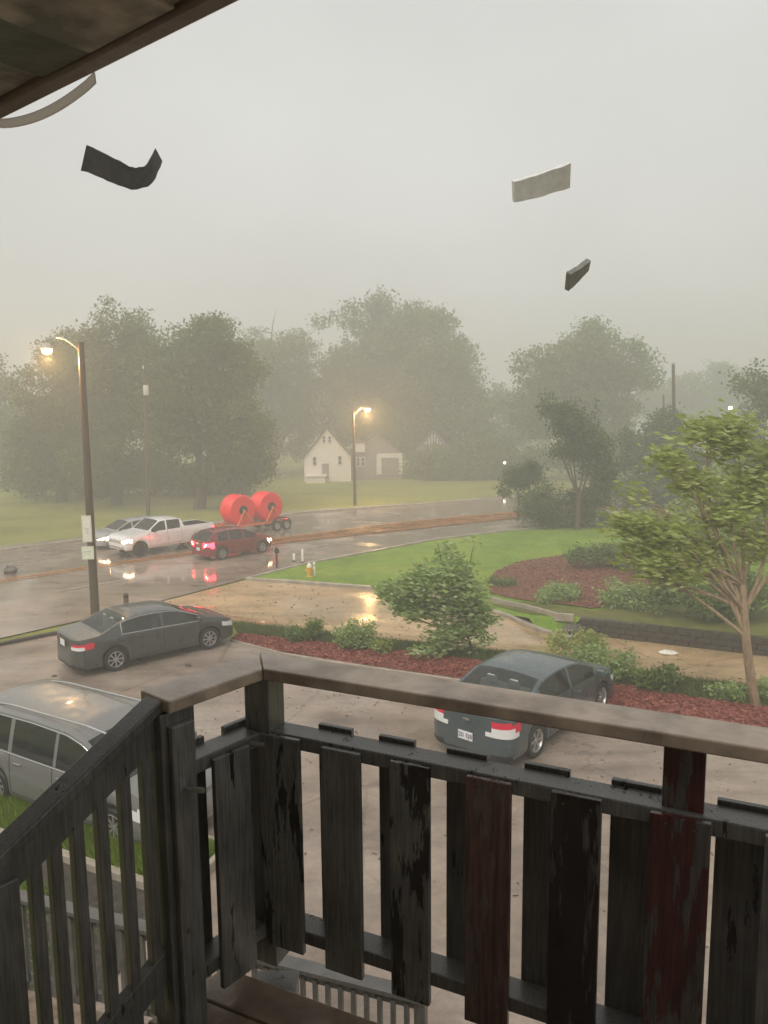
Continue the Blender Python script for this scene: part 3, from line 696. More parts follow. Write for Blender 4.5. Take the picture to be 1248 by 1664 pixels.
    def grp(side, i, j):
        xm = (xs_l[i] + xs_l[i + 1]) / 2
        if nl + ng - 1 <= j:                                     # top rows
            k = j - (nl + ng - 1)
            if sp['ws'][0] < xm < sp['ws'][1] and k >= 1: return ('windshield', 0)
            if sp.get('rw') and sp['rw'][0] < xm < sp['rw'][1] and k >= 1: return ('rear_window', 0)
            if sp.get('bed') and sp['bed'][0] < xm < sp['bed'][1] and k >= 0: return None
        elif j >= nl:
            k = j - nl
            for n_, (a, b) in enumerate(sp['side_windows']):
                if a < xm < b and k <= ng - 3: return ('side_window', side * 10 + n_)
        elif j >= 2:
            for n_, (a, b) in enumerate(sp['doors']):
                if a < xm < b: return ('door', side * 10 + n_)
        return ('body', 0)
    for side in (1, -1):
        for i in range(NS - 1):
            for j in range(NR - 1):
                gk = grp(side, i, j)
                if gk: groups.setdefault(gk, []).append((side, i, j))
    def pos(side, i, j):
        x, y, zz = secs[i][j]; return (x - L / 2, y * side, zz)
    def build(gname, fl, mat, parent, off=0.0):
        ids = {}; vs = []; fs = []
        for (side, i, j) in fl:
            q = []
            for (a, b) in ((i, j), (i + 1, j), (i + 1, j + 1), (i, j + 1)):
                key = (0 if b == NR - 1 else side, a, b)
                if key not in ids: ids[key] = len(vs); vs.append(pos(side, a, b))
                q.append(ids[key])
            fs.append(tuple(q) if side < 0 else tuple(q[::-1]))
        me = bpy.data.meshes.new(gname); me.from_pydata(vs, [], fs); me.update()
        bm = bmesh.new(); bm.from_mesh(me); bmesh.ops.remove_doubles(bm, verts=bm.verts, dist=.0006)
        bmesh.ops.recalc_face_normals(bm, faces=bm.faces)
        bm.normal_update()
        c = Vector((0, 0, .7)); s = sum((f.calc_center_median() - c).dot(f.normal) for f in bm.faces)
        if s < 0: bmesh.ops.reverse_faces(bm, faces=bm.faces[:])
        bm.normal_update()
        if off:
            for v in bm.verts: v.co += v.normal * off
        for f in bm.faces: f.smooth = True
        bm.to_mesh(me); bm.free(); me.materials.append(mat)
        me.set_sharp_from_angle(angle=math.radians(40))
        return link(bpy.data.objects.new(gname, me), parent)
    body = build('body', groups.pop(('body', 0)), paint, root)
    for gk, fl in groups.items():
        if gk[0] == 'door':
            d = build('door', fl, paint, root)
            side = fl[0][0]; i0 = min(f[1] for f in fl); i1 = max(f[1] for f in fl) + 1
            m = MB()
            for ii in (i0, i1): m.tube([Vector(pos(side, ii, j)) for j in range(2, nl)], .007, 5, False)
            m.tube([Vector(pos(side, ii, 2)) for ii in range(i0, i1 + 1)], .007, 5, False)
            m.build('door_gap', M['under'], d)
            jh = nl - 3; ih = min(range(i0, i1), key=lambda q: abs(xs_l[q] - (xs_l[i0] + .16)))
            hp = Vector(pos(side, ih, jh)); m = MB(); m.box(hp + Vector((.08, side * .018, 0)), (.2, .03, .03)); m.build('handle', sp.get('handle', paint), d, bevel=.008)
        else:
            build(gk[0], fl, glass if gk[0] != 'side_window' else sp.get('side_glass', glass), root)
    # trim along the window sill
    if sp.get('trim'):
        a0 = min(a for a, b in sp['side_windows']); b0 = max(b for a, b in sp['side_windows'])
        for side in (1, -1):
            idx = [i for i in range(NS) if a0 - .02 <= xs_l[i] <= b0 + .02]
            m = MB(); m.tube([Vector(pos(side, i, nl + ng - 2)) + Vector((0, side * .004, 0)) for i in idx], .011, 5)
            m.tube([Vector(pos(side, i, nl - 1)) + Vector((0, side * .006, .008)) for i in idx], .010, 5)
            for i_e in (idx[0],): m.tube([Vector(pos(side, i_e, j)) + Vector((0, side * .004, 0)) for j in range(nl - 1, nl + ng - 1)], .014, 5)
            m.build('window_trim', M['chrome'], root)
    # lamps and bumpers as skins over the body: (name, x range, row range, min |y| fraction, material)
    for (nm, x0, x1, z0, z1, y0, y1, mat) in sp['skins'](lit):
        for side in (1, -1):
            fl = []
            for i in range(NS - 1):
                for j in range(nl - 1):
                    c = [sum(q) / 4 for q in zip(pos(side, i, j), pos(side, i + 1, j), pos(side, i + 1, j + 1), pos(side, i, j + 1))]
                    if x0 < c[0] + L / 2 < x1 and z0 < c[2] < z1 and y0 <= abs(c[1]) / (W / 2) <= y1: fl.append((side, i, j))
            if fl: build(nm, fl, mat, root, .006)
    # underbody, cabin
    m = MB(); m.box((0, 0, sill + .06), (L * .86, W * .62, .16)); m.box(((xf + xr) / 2 - L / 2, 0, sill + .05), (xf - xr - 2 * ra, W * .9, .12))
    for xw in (xr, xf): m.box((xw - L / 2, 0, r + .1), (2 * ra * .96, W * .55, .42))
    m.build('underbody', M['under'], root)
    cab = sp['cabin']; zb = pl(belt, (cab[0] + cab[1]) / 2)
    m = MB(); m.box(((cab[0] + cab[1]) / 2 - L / 2, 0, zb - .33), (cab[1] - cab[0], W * .84, .5)); m.build('cabin_tub', M['inter'], root)
    for (sx, sy, sw, sh) in sp['seats']:
        m = MB(); m.box((sx - L / 2, sy, zb - .02), (.16, sw, sh), Matrix.Rotation(.2, 3, 'Y'), .88)
        n_h = max(1, round(sw / .5))
        for q in range(n_h): m.box((sx - .07 - L / 2, sy + (q - (n_h - 1) / 2) * .5, zb + sh / 2 + .05), (.09, .26, .16), None, .85)
        m.build('seat', M['seat'], root, bevel=.03)
    for side in (1, -1):
        xm_ = sp['ws'][0] + (sp['ws'][1] - sp['ws'][0]) * .62; zb2 = pl(belt, xm_)
        m = MB(); m.box((xm_ - L / 2, side * (W / 2 + .09), zb2 + .08), (.12, .2, .14), None, .8); m.box((xm_ - L / 2 + .02, side * (W / 2 - .02), zb2 + .03), (.05, .12, .04))
        m.build('mirror', sp.get('mirror', paint), root, bevel=.02)
    ty, ri, br = wheel_meshes(r, sp.get('tyre_w', .21), sp.get('spokes', 8), sp.get('rim_k', .68), rim)
    for xw in (xr, xf):
        for side in (1, -1):
            wl = empty('wheel'); wl.parent = root; wl.location = (xw - L / 2, side * (W / 2 - sp.get('tyre_w', .21) / 2 - .015), r)
            if side < 0: wl.rotation_euler.z = math.pi
            for me in (ty, ri, br): link(bpy.data.objects.new(me.name.split('.')[0], me), wl)
            wm = MB(); wm.box((0, 0, 0), (.001, .001, .001))
    if plate:
        zp = plate['z']; xo = plate.get('x', -.012); m = MB(); m.box((xo - L / 2, 0, zp), (.012, .32, .165)); po = m.build('licence_plate', M['plate'], root, bevel=.004)
        if plate.get('text'): [text_mesh('plate_letter', ch, .12, M['ink'], po, Matrix.Translation((xo - L / 2 - .009, (len(plate['text']) / 2 - .5 - q) * .042, zp)) @ Matrix(((0, 0, -1, 0), (-1, 0, 0, 0), (0, 1, 0, 0), (0, 0, 0, 1))), .05) for q, ch in enumerate(plate['text']) if ch != ' ']
    root['_L'] = L
    return root, pos
def text_mesh(name, body, size, mat, parent, Mx, cy_off=0.0):
    cu = bpy.data.curves.new(name, 'FONT'); cu.body = body; cu.size = size; cu.align_x = 'CENTER'; cu.align_y = 'CENTER'; cu.extrude = .001
    ob = bpy.data.objects.new(name, cu); COL.objects.link(ob)
    dg = bpy.context.evaluated_depsgraph_get(); me = bpy.data.meshes.new_from_object(ob.evaluated_get(dg)); bpy.data.objects.remove(ob)
    me.transform(Mx); me.materials.clear(); me.materials.append(mat); me.name = name
    return link(bpy.data.objects.new(name, me), parent)
def place(px, py, heading, local, z=None):
    """ground centre so that the local (forward, left) point is seen at a pixel"""
    p = G(px, py) if z is None else at_z(px, py, z)
    hx, hy = heading; n = math.hypot(hx, hy); hx, hy = hx / n, hy / n
    return (p.x - hx * local[0] + hy * local[1], p.y - hy * local[0] - hx * local[1])
EDGE = .86
def sedan(L=4.9, W=1.85, H=1.47):
    return dict(L=L, W=W, wheel=.325, axles=(1.08, 3.88), cat='car', sill=.21, cuts=[1.55, 2.42, 2.5, 3.6, 1.3],
        top=[(0, .99), (.10, 1.03), (.62, 1.06), (.75, 1.09), (1.42, 1.40), (1.75, H - .015), (2.25, H), (2.75, H - .03), (3.05, H - .10), (3.82, 1.00), (4.2, .93), (4.6, .82), (L, .66)],
        belt=[(0, .93), (.5, .99), (1.2, .98), (2.4, .95), (3.6, .92), (4.1, .86), (4.6, .74), (L, .58)],
        ws=(3.02, 3.80), rw=(.76, 1.50), side_windows=[(1.30, 2.42), (2.50, 3.55)], doors=[(1.52, 2.46), (2.46, 3.56)],
        cabin=(1.2, 3.7), seats=[(2.35, -.38, .5, .62), (2.35, .38, .5, .62), (1.35, 0, 1.25, .5)], trim=True,
        skins=lambda lit: [('tail_light', -.1, .50, .80, .91, .60, 1.1, M['tail_on'] if lit else M['tail']), ('lower_lamp', -.1, .34, .72, .80, .60, 1.1, M['lampwhite']),
                           ('head_light', L - .62, L, .60, .74, .52, 1.1, M['lampwhite']), ('grille', L - .2, L + .1, .52, .66, 0, .46, M['under']),
                           ('bumper_lip', -.1, .25, .20, .30, 0, .95, M['under'])])
ac = sedan()
hd_ac = (.757, .65)
M['accord'] = carpaint('dark_grey_paint', (.058, .062, .058), .3); M['malibu'] = carpaint('slate_teal_paint', (.06, .085, .095), .28)
M['redp'] = carpaint('dark_red_paint', (.2, .008, .014), .3); M['whitep'] = carpaint('white_truck_paint', (.9, .88, .87), .3)
M['silverp'] = carpaint('silver_paint', (.36, .35, .36), .3); M['vanp'] = carpaint('pale_silver_paint', (.19, .185, .18), .34)
# grey sedan: near (right) rear wheel contact seen at (188,1090)
grey_car, _ = vehicle('grey_sedan', 'dark grey four-door sedan parked at the far left edge of the lot', ac, M['accord'], place(190, 1091, hd_ac, (1.08 - 2.45, -.9)), hd_ac, M['glass'],
    plate=dict(z=.84, x=-.004, text=None))
ml = sedan(4.85, 1.83, 1.46); ml['spokes'] = 6; ml['rim_k'] = .7; ml['trim'] = False; ml['side_glass'] = M['glassdark']
ml['skins'] = lambda lit: [('tail_light', -.1, .46, .80, .93, .60, 1.1, M['tail']), ('lower_lamp_band', -.1, .40, .68, .80, .55, 1.1, M['lampwhite']), ('lower_trim', -.1, .2, .64, .70, 0, .56, M['lampwhite']),
                           ('head_light', 4.3, 4.86, .60, .74, .52, 1.1, M['lampwhite']), ('bumper_lip', -.1, .25, .20, .30, 0, .95, M['under'])]
p_r = G(873, 1229); p_f = G(984, 1152); hd_ml = (p_f.x - p_r.x, p_f.y - p_r.y)
teal_car, _ = vehicle('teal_sedan', 'slate teal sedan behind the railing, parked nose to the mulch strip', ml, M['malibu'], place(873, 1231, hd_ml, ((1.08 - 2.43) * 1.06, -.9 * 1.06)), hd_ml, M['glass'],
    plate=dict(z=.56, x=-.014, text='231 EJ8'))
teal_car.scale = (1.06, 1.06, 1.06)
m = MB(); m.box((-2.43 + .02, 0, .87), (.02, .14, .028)); m.box((-2.43 + .02, 0, .87), (.02, .05, .05)); m.build('trunk_badge', M['chrome'], teal_car)
# silver minivan under the stair rail
mv = dict(L=5.1, W=1.98, wheel=.34, axles=(1.05, 4.05), cat='van', sill=.22, cuts=[.3, 1.45, 1.55, 2.6, 2.7, 3.75],
    top=[(0, 1.30), (.08, 1.50), (.22, 1.70), (.7, 1.745), (2.0, 1.76), (2.9, 1.72), (3.3, 1.62), (4.25, 1.10), (4.6, 1.0), (4.9, .88), (5.1, .72)],
    belt=[(0, 1.04), (1, 1.05), (3, 1.02), (4.1, .98), (4.6, .88), (5.1, .66)], edge=.90, tumble=.24,
    ws=(3.28, 4.22), rw=(.03, .2), side_windows=[(.32, 1.45), (1.55, 2.62), (2.72, 3.98)], doors=[(1.5, 2.66), (2.66, 3.85)], side_glass=M['glassdark'],
    cabin=(.4, 4.0), seats=[(2.6, -.4, .5, .62), (2.6, .4, .5, .62), (1.5, 0, 1.3, .5)], trim=True, rear_end=(.25, 4), front_end=(.6, 2.4), handle=M['chrome'],
    skins=lambda lit: [('tail_light', -.1, .2, .8, 1.05, .75, 1.1, M['tail']), ('head_light', 4.35, 5.1, .62, .80, .5, 1.1, M['lampwhite']), ('side_moulding', 1.5, 3.7, .50, .56, .9, 1.1, M['chrome'])])
hd_mv = (.87, -.49)
van, vpos = vehicle('silver_minivan', 'pale silver minivan parked below the stair railing at the lower left', mv, M['vanp'], place(154, 1203, hd_mv, (1.0, -.80), 1.66), hd_mv, M['glassdark'], z=.004)
for sgn in (1, -1):
    m = MB(); m.tube([(-1.9 + q * .5, sgn * .62, 1.755 if q not in (0, 6) else 1.71) for q in range(7)], .018, 6); m.build('roof_rail', M['chrome'], van)
# red car on the road with its brake lights on
rc = dict(L=4.5, W=1.82, wheel=.34, axles=(.92, 3.55), cat='car', sill=.25, cuts=[.55, 1.35, 1.45, 2.3, 2.4, 3.3],
    top=[(0, 1.02), (.05, 1.08), (.35, 1.36), (.62, 1.56), (1.3, 1.635), (2.0, 1.63), (2.5, 1.56), (3.4, 1.08), (3.8, 1.0), (4.2, .88), (4.5, .7)],
    belt=[(0, .98), (.8, 1.02), (2, .98), (3.3, .96), (3.9, .88), (4.5, .62)], ws=(2.5, 3.35), rw=(.06, .6), side_windows=[(.75, 1.35), (1.45, 2.3), (2.4, 3.2)], doors=[(1.1, 2.35), (2.35, 3.3)],
    cabin=(.5, 3.2), seats=[(2.0, -.38, .5, .6), (2.0, .38, .5, .6), (1.1, 0, 1.2, .5)], rear_end=(.3, 3.2), spokes=10,
    skins=lambda lit: [('tail_light', -.1, .42, .74, 1.0, .5, 1.1, M['tail_on']), ('brake_bulb', -.1, .2, .80, .90, .58, .75, M['tail_hot']), ('head_light', 3.95, 4.5, .62, .76, .5, 1.1, M['head_on'])])
rd = (.70, .714)
red_car, _ = vehicle('red_hatchback', 'dark red car with glowing brake lights on the wet road', rc, M['redp'], place(362, 910, rd, (.92 - 2.25, -.88)), rd, M['glassdark'], plate=dict(z=.62))
# white pickup coming the other way
pk = dict(L=5.8, W=2.0, wheel=.40, axles=(1.15, 4.78), cat='truck', sill=.42, cuts=[.1, 1.95, 2.05, 2.2, 3.1, 3.2, 4.3], arch_gap=.08, soft=.03,
    top=[(0, 1.36), (1.98, 1.36), (2.04, 1.40), (2.16, 1.86), (2.4, 1.93), (3.1, 1.95), (3.55, 1.90), (4.25, 1.36), (4.6, 1.31), (5.4, 1.22), (5.7, 1.12), (5.8, 1.0)],
    belt=[(0, 1.34), (2.0, 1.34), (2.3, 1.32), (4.2, 1.28), (5.4, 1.12), (5.8, .95)], edge=.90, tumble=.22, tilt_f=.05, tilt_r=.02,
    ws=(3.53, 4.2), rw=(2.04, 2.15), side_windows=[(2.28, 3.1), (3.2, 4.05)], doors=[(2.2, 3.14), (3.14, 4.2)], bed=(.1, 1.96), cabin=(2.15, 4.1), rear_end=(.12, 5), front_end=(.4, 4.0),
    seats=[(2.9, -.42, .55, .6), (2.9, .42, .55, .6), (2.35, 0, 1.35, .5)], spokes=6, tyre_w=.27, mirror=M['dark'],
    skins=lambda lit: [('tail_light', -.1, .16, .85, 1.2, .82, 1.1, M['tail_on']), ('head_light', 5.25, 5.85, .86, 1.02, .72, 1.1, M['head_on']), ('grille', 5.3, 5.9, .80, 1.06, 0, .66, M['steel']),
                       ('front_bumper', 5.2, 5.9, .52, .66, 0, .9, M['chrome']), ('lower_valance', 5.2, 5.9, .40, .50, 0, .9, M['dark'])])
pd = (-.70, -.714)
truck, _ = vehicle('white_pickup', 'white crew-cab pickup truck on the far side of the road', pk, M['whitep'], place(229, 905, pd, (4.78 - 2.9, .95)), pd, M['glassdark'], rim=M['dark'])
m = MB(); m.box((-2.9 + 1.03, 0, .86), (1.86, 1.6, .04)); m.box((-2.9 + .12, 0, 1.1), (.05, 1.62, .5)); m.box((-2.9 + 1.98, 0, 1.1), (.05, 1.62, .5))
for sgn in (1, -1): m.box((-2.9 + 1.03, sgn * .82, 1.1), (1.86, .05, .5))
m.build('bed_liner', M['dark'], truck)
for sgn in (1, -1):
    m = MB(); m.box((-2.9 + 1.03, sgn * .89, 1.375), (1.9, .16, .035)); m.build('bed_rail', M['whitep'], truck, bevel=.01)
sv = dict(rc); sv['skins'] = lambda lit: [('tail_light', -.1, .42, .74, 1.0, .5, 1.1, M['tail']), ('head_light', 3.95, 4.5, .62, .78, .5, 1.1, M['head_on']), ('grille', 4.2, 4.6, .5, .62, 0, .4, M['under'])]
silver_car, _ = vehicle('silver_car', 'silver car half hidden behind the white pickup, headlights on', sv, M['silverp'], place(150, 893, pd, (2.25, 0)), pd, M['glassdark'])

# ------------------------------------------------------------------ cable reel trailer
def reel_trailer():
    M['reel'] = mottled('red_conduit', (.80, .010, .016), (.92, .035, .035), 6, (.35, .6), bump=.3, bdist=.02)
    M['orange'] = mottled('orange_steel', (.62, .13, .04), (.78, .2, .06), 4, (.3, .5), bump=.1)
    tp = place(424, 866, pd, (0, .9)); root = empty('reel_trailer', (tp[0], tp[1], hv(*tp)), math.atan2(pd[1], pd[0]))
    tag(root, 'orange trailer behind the white pickup carrying two large red cable reels', 'trailer')
    m = MB()
    for s in (1, -1): m.box((0, s * .8, .62), (4.8, .12, .14))
    for x in (-2.3, -1.2, 0, 1.2, 2.3): m.box((x, 0, .62), (.1, 1.6, .10))
    m.prism((2.3, .78, .62), (3.6, 0, .55), .1, .12); m.prism((2.3, -.78, .62), (3.6, 0, .55), .1, .12); m.build('frame', M['orange'], root)
    for x in (-1.15, 1.15):
        for s in (1, -1):
            m = MB(); m.prism((x - .62, s * .86, .68), (x, s * .80, 1.62), .09, .09); m.prism((x + .62, s * .86, .68), (x, s * .80, 1.62), .09, .09); m.prism((x - .35, s * .84, 1.08), (x + .35, s * .84, 1.08), .06, .06)
            m.build('reel_stand', M['orange'], root)
    ty, ri, br = wheel_meshes(.37, .24, 6, .6, M['steel'])
    for x in (-2.0, -1.2):
        for s in (1, -1):
            wl = empty('wheel'); wl.parent = root; wl.location = (x, s * 1.05, .37)
            if s < 0: wl.rotation_euler.z = math.pi
            for me in (ty, ri): link(bpy.data.objects.new(me.name.split('.')[0], me), wl)
    for s in (1, -1):
        m = MB(); m.tube([(-1.6 + .85 * math.cos(a), s * 1.05, .40 + .50 * math.sin(a)) for a in [q / 10 * math.pi for q in range(11)]], .05, 6); m.build('mudguard', M['dark'], root)
    for s in (1, -1):
        m = MB(); m.box((-2.42, s * .62, .66), (.04, .2, .1)); m.build('tail_light', M['tail_on'], root)
    for i, x in enumerate((-1.15, 1.15)):
        p = root.matrix_basis @ Vector((x, 0, 1.62)); rr = empty('cable_reel', p, root.rotation_euler.z)
        tag(rr, ['red cable reel on the trailer, the right one farther from the pickup', 'red cable reel on the trailer, the left one next to the pickup'][i], 'cable reel', 'cable reels on the trailer')
        m = MB(); prof = [(.3, -.62)]; n = 9
        for q in range(n):
            y0 = -.62 + 1.24 * q / n; y1 = -.62 + 1.24 * (q + 1) / n
            prof += [(.93, y0 + .01), (.985, (y0 + y1) / 2), (.93, y1 - .01)]
        prof += [(.3, .62)]; m.lathe(prof, 36, 'Y'); m.build('coil', M['reel'], rr, smooth=True)
        for s in (1, -1):
            m = MB(); m.lathe([(.10, s * .64), (.30, s * .64), (.30, s * .68), (.10, s * .68)], 24, 'Y'); m.build('flange', M['dark'], rr)
        m = MB(); m.tube([(0, -.84, 0), (0, .84, 0)], .05, 8); m.build('axle', M['steel'], rr)
reel_trailer()

# ------------------------------------------------------------------ poles, lamps, signs
def lamp_light(parent, loc, power, col, rad=.12):
    d = bpy.data.lights.new('lamp_light', 'POINT'); d.energy = power; d.color = col; d.shadow_soft_size = rad
    o = bpy.data.objects.new('lamp_light', d); o.location = loc; link(o, parent)
def street_lamp():
    b = G(155, 1004); D = b.y; root = empty('street_lamp', tuple(b)); tag(root, 'lit street lamp on a brown wooden pole behind the grey sedan', 'street lamp')
    top = at_depth(131, 556, D) - Vector(b); lamp = at_depth(76, 566, D) - Vector(b)
    m = MB(); m.tube([(0, 0, -.3), (top.x * .5, top.y * .5, top.z * .5), tuple(top)], [.17, .145, .115], 14); m.build('pole', M['polewood'], root, smooth=True)
    m = MB(); a = top - Vector((0, 0, .35)); pts = [a.lerp(lamp + Vector((.15, 0, .12)), t) + Vector((0, -.05, .35 * math.sin(t * math.pi * .8))) for t in [q / 6 for q in range(7)]]; m.tube(pts, .03, 8); m.build('arm', M['steel'], root, smooth=True)
    m = MB(); m.lathe([(.02, .2), (.10, .19), (.2, .08), (.22, 0), (.2, -.02)], 16, c=lamp); m.build('lamp_head', M['steel'], root, smooth=True)
    m = MB(); m.lathe([(.19, -.02), (.18, -.12), (.1, -.2), (.01, -.22)], 16, c=lamp); m.build('lamp_lens', M['lamp'], root, smooth=True)
    lamp_light(root, lamp + Vector((0, 0, -.45)), 480, (1, .6, .24))
    return b, D
pole_b, pole_D = street_lamp()
def pole_signs():
    for (y0, y1, xl, xr_, lab, band) in ((838, 881, 132, 150, 'tall narrow white sign, upper of two on the street lamp pole', 'signgrey'), (888, 909, 132.5, 153, 'short white sign with pale green print, lower of two on the street lamp pole', 'signgreen')):
        a = at_depth(xl, y0, pole_D - .22); b = at_depth(xr_, y1, pole_D - .22); c = (a + b) / 2; wd, hg = b.x - a.x, a.z - b.z
        root = empty('parking_sign', (c.x, c.y, c.z)); root.rotation_euler.z = .12; tag(root, lab, 'sign', 'signs on the street lamp pole')
        m = MB(); m.box((0, 0, 0), (wd, .012, hg)); m.build('panel', M['signwhite'], root, bevel=.004)
        m = MB(); t = .012
        for (cx, cz, dx, dz) in ((0, hg / 2 - .03, wd - .05, t), (0, -hg / 2 + .03, wd - .05, t), (-wd / 2 + .025, 0, t, hg - .05), (wd / 2 - .025, 0, t, hg - .05)): m.box((cx, -.008, cz), (dx, .004, dz))
        m.build('border', M[band], root)
        m = MB()
        if band == 'signgrey':
            m.lathe([(.05, -.009), (.065, -.009)], 20, 'Y', c=(0, 0, -.12)); m.prism((-.04, -.009, -.16), (.04, -.009, -.08), .012, .004, (0, 1, 0)); m.box((0, -.009, .02), (wd * .45, .003, .02)); m.box((0, -.009, -.02), (wd * .35, .003, .015))
        else: m.box((0, -.009, .05), (wd * .6, .003, .05)); m.box((.0, -.009, -.04), (wd * .35, .003, .03))
        m.build('faded_mark', M[band], root)
        m = MB(); m.box((.06, .07, 0), (.03, .12, .03)); m.build('bracket', M['steel'], root)
pole_signs()
def utility_poles():
    b = G(241, 846); D = b.y + 2; b = Vector((at_depth(241, 846, D).x, D, 0)); b.z = hv(b.x, b.y)
    root = empty('utility_pole', tuple(b)); tag(root, 'slim hazy utility pole with a pale transformer can beyond the pickup', 'utility pole')
    top = at_depth(234, 590, D) - b
    m = MB(); m.tube([(0, 0, -.3), tuple(top)], [.16, .11], 10); m.build('pole', M['polewood'], root, smooth=True)
    c = at_depth(238, 634, D) - b + Vector((.05, -.3, 0)); m = MB(); m.lathe([(.01, .38), (.2, .36), (.2, -.34), (.17, -.38), (.01, -.38)], 16, c=c); m.build('transformer', M['white'], root, smooth=True)
    m = MB(); m.lathe([(.01, .12), (.06, .1), (.06, -.1), (.01, -.12)], 10, c=at_depth(234, 597, D) - b + Vector((0, -.2, 0))); m.build('insulator', M['white'], root, smooth=True)
    m = MB(); m.box(top - Vector((0, .14, .5)), (1.8, .1, .12)); m.build('crossarm', M['polewood'], root)
    # lamp pole beside the white house
    b = G(577, 828); D = b.y + 4; b = Vector((at_depth(577, 820, D).x, D, 0)); b.z = hv(b.x, b.y); root = empty('street_lamp', tuple(b)); tag(root, 'distant lit street lamp in front of the white gabled house', 'street lamp')
    top = at_depth(574, 668, D) - b; lamp = at_depth(597, 664, D) - b
    m = MB(); m.tube([(0, 0, -.3), tuple(top)], [.15, .1], 10); m.build('pole', M['polewood'], root, smooth=True)
    m = MB(); m.tube([top - Vector((0, 0, .4)), top.lerp(lamp, .5) + Vector((0, 0, .12)), lamp + Vector((0, 0, .15))], .04, 8); m.build('arm', M['steel'], root)
    m = MB(); m.lathe([(.02, .25), (.15, .22), (.3, .06), (.3, 0)], 14, c=lamp); m.build('lamp_head', M['steel'], root, smooth=True)
    m = MB(); m.lathe([(.28, 0), (.26, -.14), (.14, -.26), (.01, -.28)], 14, c=lamp); m.build('lamp_lens', M['lamp'], root, smooth=True)
    lamp_light(root, lamp + Vector((0, 0, -.6)), 1400, (1, .6, .24), .15)
    for (px, y0, D, rad, lab) in ((1095, 590, 64, .16, 'dark bare utility pole rising over the trees at the right'), (1079, 640, 78, .12, 'thin short pole left of the dark bare utility pole')):
        b = at_depth(px + 3, 800, D); b.z = hv(b.x, b.y); root = empty('utility_pole', tuple(b)); tag(root, lab, 'utility pole')
        top = at_depth(px - 1, y0, D) - b; m = MB(); m.tube([(0, 0, -.3), tuple(top)], [rad, rad * .8], 10); m.build('pole', M['polewood'], root, smooth=True)
        m = MB(); m.lathe([(rad * .84, -.1), (rad * .84, .03), (.01, .05)], 10, c=top); m.build('pole_cap', M['steel'], root)
    for (px, py, D, rad, lab) in ((170, 743, 78, .22, 'bright small lamp glowing under the trees left of the transformer pole'), (246, 746, 80, .10, 'faint small lamp glowing just right of the transformer pole'), (1187, 663, 57, .14, 'white yard lamp glowing above the right-hand trees'), (820, 752, 96, .16, 'tiny far lamp left of the wind-bent tree')):
        p = at_depth(px, py, D); z0 = hv(p.x, p.y); root = empty('yard_lamp', (p.x, p.y, z0)); tag(root, lab, 'lamp'); hz = p.z - z0
        m = MB(); m.tube([(0, 0, -.2), (0, 0, hz - rad)], .05, 8); m.build('post', M['dark'], root)
        m = MB(); m.lathe([(.01, rad), (rad * .7, rad * .7), (rad, 0), (rad * .7, -rad * .7), (.01, -rad)], 12, c=(0, 0, hz)); m.build('globe', M['lampw'], root, smooth=True)
        m = MB(); m.lathe([(.01, rad * 1.25), (rad * .8, rad * .95), (rad * .8, rad * .85)], 12, c=(0, 0, hz)); m.build('cap', M['dark'], root)
utility_poles()

# ------------------------------------------------------------------ houses
def house(name, label, px, base_py, D, width_px, eave_py, peak_py, length, rot, wall_m, roof_m, windows, wing=None, tags='house'):
    k = D / F; b = at_depth(px, base_py, D); root = empty(name, (b.x, b.y, hv(b.x, b.y))); root.rotation_euler.z = rot; tag(root, label, tags)
    zo = b.z - root.location.z; W_ = width_px * k; he = (base_py - eave_py) * k + zo; hp = (base_py - peak_py) * k + zo
    m = MB(); hw = W_ / 2
    m.add([(-hw, 0, -1), (hw, 0, -1), (hw, 0, he), (0, 0, hp), (-hw, 0, he), (-hw, length, -1), (hw, length, -1), (hw, length, he), (0, length, hp), (-hw, length, he)],
          [(0, 1, 2, 3, 4), (5, 9, 8, 7, 6), (1, 6, 7, 2), (0, 4, 9, 5)])
    m.build('wall', wall_m, root)
    for s in (1, -1):
        m = MB(); d = Vector((s * hw, 0, he - hp)); n = Vector((-d.z * s, 0, d.x * s)).normalized() * .09
        e = Vector((0, 0, hp)) + d * 1.10; p0 = Vector((0, 0, hp)) + n
        e = e + n
        m.add([(p0.x, -.25, p0.z), (e.x, -.25, e.z), (e.x, length + .25, e.z), (p0.x, length + .25, p0.z), (p0.x, -.25, p0.z - .16), (e.x, -.25, e.z - .16), (e.x, length + .25, e.z - .16), (p0.x, length + .25, p0.z - .16)],
              [(0, 1, 2, 3), (7, 6, 5, 4), (0, 4, 5, 1), (1, 5, 6, 2), (2, 6, 7, 3), (3, 7, 4, 0)]); m.build('roof', roof_m, root)
    for (wx, wz, ww, wh) in windows:
        m = MB(); m.box((wx * k, -.02, wz * k + zo), (ww * k, .06, wh * k)); o = m.build('window', M['winglass'], root)
        m = MB(); f = .09
        for (cx, cz, dx, dz) in ((0, wh * k / 2, ww * k + f, f), (0, -wh * k / 2, ww * k + f, f), (-ww * k / 2, 0, f, wh * k - f), (ww * k / 2, 0, f, wh * k - f), (0, 0, ww * k - f, f * .6)): m.box((wx * k + cx, -.06, wz * k + zo + cz), (dx, .07, dz))
        m.build('frame', M['white'], o)
    return root, k, zo
M['siding'] = mottled('pale_siding', (.68, .58, .51), (.8, .71, .63), 2, (.5, .7), sx=(.3, .3, 6), bump=.5, bdist=.03)
M['siding2'] = mottled('grey_brown_siding', (.22, .18, .15), (.3, .25, .21), 2, (.5, .7), sx=(.3, .3, 6), bump=.5, bdist=.03)
M['shingle'] = mottled('dark_shingles', (.07, .055, .048), (.13, .105, .09), 6, (.5, .8), bump=.5, bdist=.03)
M['winglass'] = principled('house_window', (.03, .032, .03), .15)
